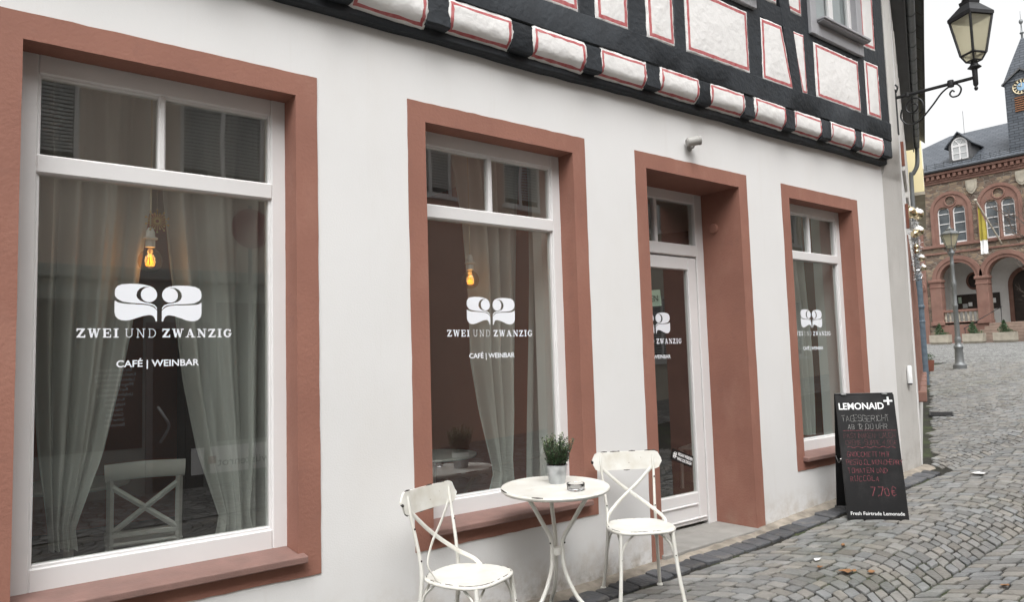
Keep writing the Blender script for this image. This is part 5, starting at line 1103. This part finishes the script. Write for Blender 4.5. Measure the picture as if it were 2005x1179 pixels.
# clock tower
tw0, tw1 = 5.68, 7.50; tc_ = (tw0+tw1)/2
MB().box(tw0, tw1, .35, 2.2, 11, 16.0).build('tower', 'slate', th)
mb = MB(); mb.add([(tw0-.12, .2, 15.95), (tw1+.12, .2, 15.95), (tc_, .2, 16.75), (tc_, 1.3, 16.75), (tw0-.12, 1.3, 15.95), (tw1+.12, 1.3, 15.95), (tw0-.12, .2, 15.85), (tw1+.12, .2, 15.85), (tc_, .2, 16.63)], [(0, 2, 3, 4), (1, 5, 3, 2), (0, 6, 8, 2), (2, 8, 7, 1), (6, 4, 8)]); mb.build('tower_gable', 'soffit', th)
MB().add([(tw0, .34, 15.9), (tw1, .34, 15.9), (tc_, .34, 16.62)], [(0, 1, 2)]).build('gable_front', 'slate', th)
mb = MB(); mb.add([(tw0-.05, .3, 16.0), (tw1+.05, .3, 16.0), (tw1+.05, 2.25, 16.0), (tw0-.05, 2.25, 16.0), (tw0+.25, .6, 17.0), (tw1-.25, .6, 17.0), (tw1-.25, 1.95, 17.0), (tw0+.25, 1.95, 17.0), (tc_-.07, 1.2, 18.85), (tc_+.07, 1.2, 18.85), (tc_+.07, 1.34, 18.85), (tc_-.07, 1.34, 18.85)], [(r_*4+k, r_*4+(k+1) % 4, r_*4+4+(k+1) % 4, r_*4+4+k) for r_ in (0, 1) for k in range(4)]+[(8, 9, 10, 11)]); mb.build('spire', 'slate', th)
mb = MB(); mb.lathe([(.07, 18.8), (.06, 19.1), (.13, 19.2), (.05, 19.3), (.03, 19.75), (.10, 19.85), (.12, 19.95), (.08, 20.05), (.015, 20.1), (.01, 20.6)], (tc_, 1.27, 0), 12); mb.build('finial', 'zinc', th, smooth=40)
cz = hz(12.09)
mb = MB(); mb.lathe([(.0, 0), (.46, 0), (.46, .04), (.0, .04)], n=32); mb.xf(Matrix.Translation((tc_, .35, cz)) @ Matrix.Rotation(R(90), 4, 'X')); ck = mb.build('clock_face', 'iron', th)
mb = MB(); mb.lathe([(.0, .04), (.24, .04), (.24, .05), (.0, .05)], n=24); mb.xf(Matrix.Translation((tc_, .35, cz)) @ Matrix.Rotation(R(90), 4, 'X')); mb.build('dial', 'clock_blue', ck)
mb = MB()
for k in range(12):
    a = k*math.pi/6; c_, s_ = math.sin(a), math.cos(a); mb.add([(tc_+r_*c_+w_*s_, .285, cz+r_*s_-w_*c_) for r_, w_ in ((.27, -.03), (.27, .03), (.42, .045), (.42, -.045))], [(0, 1, 2, 3)])
mb.tube([(tc_+.45*math.cos(2*math.pi*k/32), .29, cz+.45*math.sin(2*math.pi*k/32)) for k in range(33)], .03, 5, cap=False); mb.tube([(tc_, .28, cz), (tc_+.03, .28, cz+.30)], .02, 4); mb.tube([(tc_, .28, cz), (tc_-.19, .28, cz+.08)], .022, 4); mb.build('numerals', 'gold', ck)
lv = MB().box(tc_-.42, tc_+.42, .33, .36, 14.02, 15.0).build('louvre_opening', 'iron', th)
for k in range(7): mb = MB(); mb.add([(tc_-.42, .30, 14.08+k*.135), (tc_+.42, .30, 14.08+k*.135), (tc_+.42, .34, 14.17+k*.135), (tc_-.42, .34, 14.17+k*.135)], [(0, 1, 2, 3)]); mb.build('slat', 'rust', lv)
MB().box(-5, 13, .6, 12, -.3, 11.2).build('body', 'hall_stone', th) if False else None
MB().box(-4.9, 12.9, 3.3, 12, -.3, 11.2).build('body', 'hall_stone', th); MB().box(-4.9, 12.9, .62, 3.3, 5.85, 6.3).build('upper_floor', 'room_dark', th)
# banner on its slanting pole
fa = on_x(1740+770*.2205, 220+780*.2205, 51.0); fb_ = on_x(1740+1005*.2205, 220+1165*.2205, XH)
fg = empty('banner', tuple(fb_), 0, 'olive and white hanging banner on a slanting pole on the town hall front', 'banner')
mb = MB(); mb.tube([Vector((0, 0, 0)), fa-fb_], .05, 8); mb.ball(fa-fb_, .10, 8); mb.build('pole', 'pale_stone', fg, smooth=50)
q0 = on_x(1740+785*.2205, 220+800*.2205, 51.2)-fb_; zt0 = q0.z; X_ = 51.2-XH
bl = on_x(1740+800*.2205, 220+1140*.2205, 51.2)-fb_; bb = on_x(1740+782*.229, 450+210*.229, 51.2)-fb_; br = on_x(1740+855*.229, 450+212*.229, 51.2)-fb_
for nm, za, zb_, m in (('olive_field', None, bl.z, 'olive_cloth'), ('white_field', bl.z, bb.z, 'paper')):
    mb = MB(); vs = []; N_ = 12
    for i in range(N_+1):
        t = i/N_; y = q0.y+(br.y-q0.y)*t; top_ = (zt0+(-1.45)*t) if za is None else za
        for k in range(9):
            z = top_+(zb_-top_)*k/8; vs += [(X_+.05*math.sin(t*9)+.02*math.sin(k*.7), y, z), (X_+.05*math.sin(t*9)+.02*math.sin(k*.7)+.012, y, z)]
    fs = []
    for i in range(N_):
        for k in range(8):
            a = (i*9+k)*2; b = ((i+1)*9+k)*2; fs += [(a, a+2, b+2, b), (a+1, b+1, b+3, a+3)]
    mb.add(vs, fs); mb.build(nm, m, fg, smooth=60, recalc=False)
for i, (a, b, c, d) in enumerate(((1825, 1861, 662, 678), (1889, 1928, 658, 674.5), (1949, 1991, 654, 672))):
    X_ = 49.3; p = on_x(a, d, X_); q = on_x(b, d-2.5, X_); zz = ground(X_, 0); w_ = p.y-q.y
    t = empty('stone_planter', (X_, (p.y+q.y)/2, zz), R(-90), ['stone trough planter with a small conifer, next to the hall corner pilaster', 'stone trough planter with a small conifer beside the foot of the street lamp', 'stone trough planter with a small conifer before the town hall steps'][i], 'planter', 'stone planters before the town hall')
    h_ = .58; mb = MB(); mb.add([(-w_*.44, -.25, 0), (w_*.44, -.25, 0), (w_*.44, .25, 0), (-w_*.44, .25, 0), (-w_*.5, -.32, .12), (w_*.5, -.32, .12), (w_*.5, .32, .12), (-w_*.5, .32, .12), (-w_*.5, -.32, h_), (w_*.5, -.32, h_), (w_*.5, .32, h_), (-w_*.5, .32, h_)], [(r_*4+k, r_*4+(k+1) % 4, r_*4+4+(k+1) % 4, r_*4+4+k) for r_ in (0, 1) for k in range(4)]+[(8, 9, 10, 11), (0, 3, 2, 1)]); mb.build('trough', 'pale_stone', t)
    bush(t, (-.05, 0, h_+.30), (.30, .25, .42), 420, 40+i, 'leaf', .09, True); bush(t, (.1, 0, h_+.05), (w_*.4, .25, .10), 200, 50+i, 'leaf', .07)
# bare tree in front of the hall, standing just right of the view
tp = on_x(2085, 690, 47.0); tr = empty('bare_tree', (47.0, tp.y, ground(47, 0)), 0, 'bare winter tree with fine brown twigs before the town hall', 'tree')
rnd = random.Random(77); trk = MB(); brn = MB()
def grow(p, d, L, r_, lev):
    pts = [p]; 
    for k in range(4):
        d = (d+Vector((rnd.gauss(0, .13), rnd.gauss(0, .13), rnd.gauss(.04, .1)))).normalized(); pts.append(pts[-1]+d*L/4)
    (trk if lev == 0 else brn).tube(pts, [r_, r_*.62], 6 if lev < 2 else 3, cap=False)
    if lev >= 5: return
    for k in range(rnd.choice((3, 4)) if lev else 6):
        t_ = rnd.uniform(.35, 1); q = pts[int(t_*4)]; nd = (d+Vector((rnd.gauss(0, .6), rnd.gauss(0, .6), rnd.gauss(.1, .4)))).normalized(); grow(q, nd, L*rnd.uniform(.55, .8), r_*.5, lev+1)
grow(Vector((0, 0, 0)), Vector((0, 0, 1)), 4.6, .19, 0); trk.build('trunk', 'bark', tr, smooth=60); brn.build('crown', 'bark', tr)

# ================================================================== OPPOSITE SIDE OF THE STREET (seen only in the window reflections)
def opposite(x0, x1, m, h, label, wins, seed):
    t = empty('street_house', ((x0+x1)/2, -7.4, 0), R(180), label, 'house'); c = (x0+x1)/2; L_ = lambda x: c-x
    ho = [[(L_(b), z0), (L_(a), z0), (L_(a), z1), (L_(b), z1)] for a, b, z0, z1 in wins]
    vs, fs = holed([(L_(x1), -.6), (L_(x0), -.6), (L_(x0), h), (L_(x1), h)], ho, 0, .35); MB().add(vs, fs).build('wall', m, t)
    for a, b, z0, z1 in wins:
        mb = MB(); ring(mb, L_(b), L_(a), z0, z1, .07, .07, .07, .07, .05, .12, .005); mb.box(L_((a+b)/2)-.03, L_((a+b)/2)+.03, .05, .118, z0+.06, z1-.06); mb.box(L_(b)-.06, L_(a)+.06, -.08, .05, z0-.08, z0-.002); wn = mb.build('window', 'window_white', t)
        MB().box(L_(b)+.05, L_(a)-.05, .085, .10, z0+.05, z1-.05).build('pane', 'shop_glass', wn)
        mb = MB(); zc = z0+(z1-z0)*.12
        while zc < z1-.1: mb.box(L_(b)+.08, L_(a)-.08, .06, .075, zc, zc+.035); zc += .055
        mb.build('blind', 'blind', wn)
    MB().box(L_(x1), L_(x0), .36, 8, -.6, h).build('body', m, t)
    mb = MB(); w_ = (x1-x0)/2; mb.add([(-w_, -.4, h), (w_, -.4, h), (w_, 4, h+3.5), (-w_, 4, h+3.5), (-w_, 8.4, h), (w_, 8.4, h)], [(0, 1, 2, 3), (3, 2, 5, 4), (0, 3, 4), (1, 5, 2), (0, 4, 5, 1)]); mb.build('roof', 'slate', t)
    return t, L_
oa, L_ = opposite(-9, 6.2, 'beige_wall', 7.0, 'beige street house with an insurance shopfront across from the café', [(3.09, 4.39, 4.35, 5.6), (.5, 1.8, 4.35, 5.6), (-2.2, -.9, 4.35, 5.6), (-5, -3.7, 4.35, 5.6)], 1)
MB().box(L_(6.2), L_(-9), -.22, .0, 2.78, 2.95, .02).build('cornice', 'shop_grey', oa)
MB().box(L_(6.1), L_(-3), -.06, .0, -.5, 2.78).build('shopfront', 'shop_grey', oa)
sw = MB().box(L_(2.60), L_(.5), -.075, -.06, .45, 2.5).build('shop_window', 'shop_glass', oa)
dd = MB().box(L_(3.42), L_(2.70), -.09, -.06, -.25, 2.12).build('shop_door', 'shop_glass', oa)
mb = MB(); ring(mb, L_(3.5), L_(2.64), -.3, 2.2, .09, .09, .1, .1, -.11, -.06, .004); mb.build('door_frame', 'zinc', dd); mb = MB(); mb.tube([(L_(2.80), -.10, 1.0), (L_(2.86), -.16, .88), (L_(2.93), -.16, .72), (L_(2.83), -.10, .5)], .022, 8, smooth_path=4); mb.build('handle', 'steel', dd)
MB().box(L_(6.0), L_(3.6), -.075, -.06, .45, 2.5).build('shop_window', 'shop_glass', oa)
sg = MB().box(L_(5.6), L_(3.24), -.11, -.06, .0, .38).build('sign_board', 'print_white', oa)
text_obj('wüstenrot', .12, L_(4.4), .10, -.112, 'iron', sg, 'LEFT', .01, .8); MB().box(L_(3.58), L_(3.47), -.115, -.11, .14, .25).build('sign_logo', 'red_sign', sg)
for i, s in enumerate(('Berufsunfähigkeit', 'Krankenversicherung', 'Lebensversicherung', 'Pflegeversicherung', 'Rechtsschutz', 'Unfallversicherung', 'Kraftfahrt', 'Haftpflicht', 'Hausrat', 'Gebäude', 'Sicherheit', 'Bausparen')):
    text_obj(s, .045, L_(2.25), 1.52-i*.068, -.077, 'print_white', sw, 'CENTER', 0)
rs = empty('round_sign', (3.99, -7.0, ground(3.99, -7)), R(180), 'red round traffic sign on a grey post across the street', 'traffic sign')
mb = MB(); mb.tube([(0, 0, 0), (0, 0, 4.1)], .03, 8); mb.build('post', 'zinc', rs); mb = MB(); mb.lathe([(.0, 0), (.3, 0), (.3, .012), (.0, .012)], (0, 0, 0), 32); mb.xf(Matrix.Translation((0, -.035, 3.75)) @ Matrix.Rotation(R(90), 4, 'X')); pl_ = mb.build('plate', 'red_sign', rs)
opposite(6.2, 13, 'pink_wall', 7.6, 'rosy street house with white windows across from the café door', [(9.2, 10.2, 4.6, 6.1), (7, 8, 4.6, 6.1), (11.3, 12.3, 4.6, 6.1)], 2)
opposite(13, 22, 'cream_wall', 8.2, 'cream street house with six windows further up across the street', [(14, 15.1, 4.6, 6.2), (16.5, 17.6, 4.6, 6.2), (19, 20.1, 4.6, 6.2), (14, 15.1, 1.4, 3), (16.5, 17.6, 1.4, 3), (19, 20.1, 1.4, 3)], 3)
opposite(22, 33, 'yellow_wall', 7.8, 'yellow street house closing the row across the street', [(23.5, 24.7, 5, 6.5), (27, 28.2, 5, 6.5), (23.5, 24.7, 2, 3.6), (27, 28.2, 2, 3.6)], 4)

# ================================================================== LITTER
def flat_leaf(px, py, s, m, label, cat, seed, grp=None, nm='fallen_leaf'):
    rnd = random.Random(seed); z = 0
    for _ in range(4): p = on_z(px, py, z); z = ground(p.x, p.y)+.008
    N_ = 9; mb = MB(); pts = [(p.x+s*(1+.35*rnd.uniform(-1, 1))*math.cos(2*math.pi*k/N_), p.y+s*.6*(1+.4*rnd.uniform(-1, 1))*math.sin(2*math.pi*k/N_), z+.004+rnd.uniform(0, .014)) for k in range(N_)]
    mb.add([(p.x, p.y, z+.003)]+pts+[(p.x, p.y, z+.0015)]+[(x, y, q-.0015) for x, y, q in pts], [(0, 1+k, 1+(k+1) % N_) for k in range(N_)]+[(N_+1, N_+2+(k+1) % N_, N_+2+k) for k in range(N_)])
    o = mb.build(nm, m); tag(o, label, cat, grp)
for i, (px, py, s) in enumerate(((1655, 1121, .055), (1672, 1120, .03), (1706, 1122, .035), (1968, 1149, .035), (1606, 1113, .03), (1651, 1070, .02))): flat_leaf(px, py, s, 'dead_leaf', 'withered brown leaf lying flat on the grey setts', 'leaf', i, 'fallen leaves on the setts')
flat_leaf(1602, 1097, .04, 'paper', 'crumpled white scrap of paper on the setts before the door', 'paper scrap', 31, None, 'paper_scrap'); flat_leaf(1918, 925, .09, 'paper', 'flat white sheet of paper on the setts near the party wall', 'paper', 32, None, 'paper_sheet')
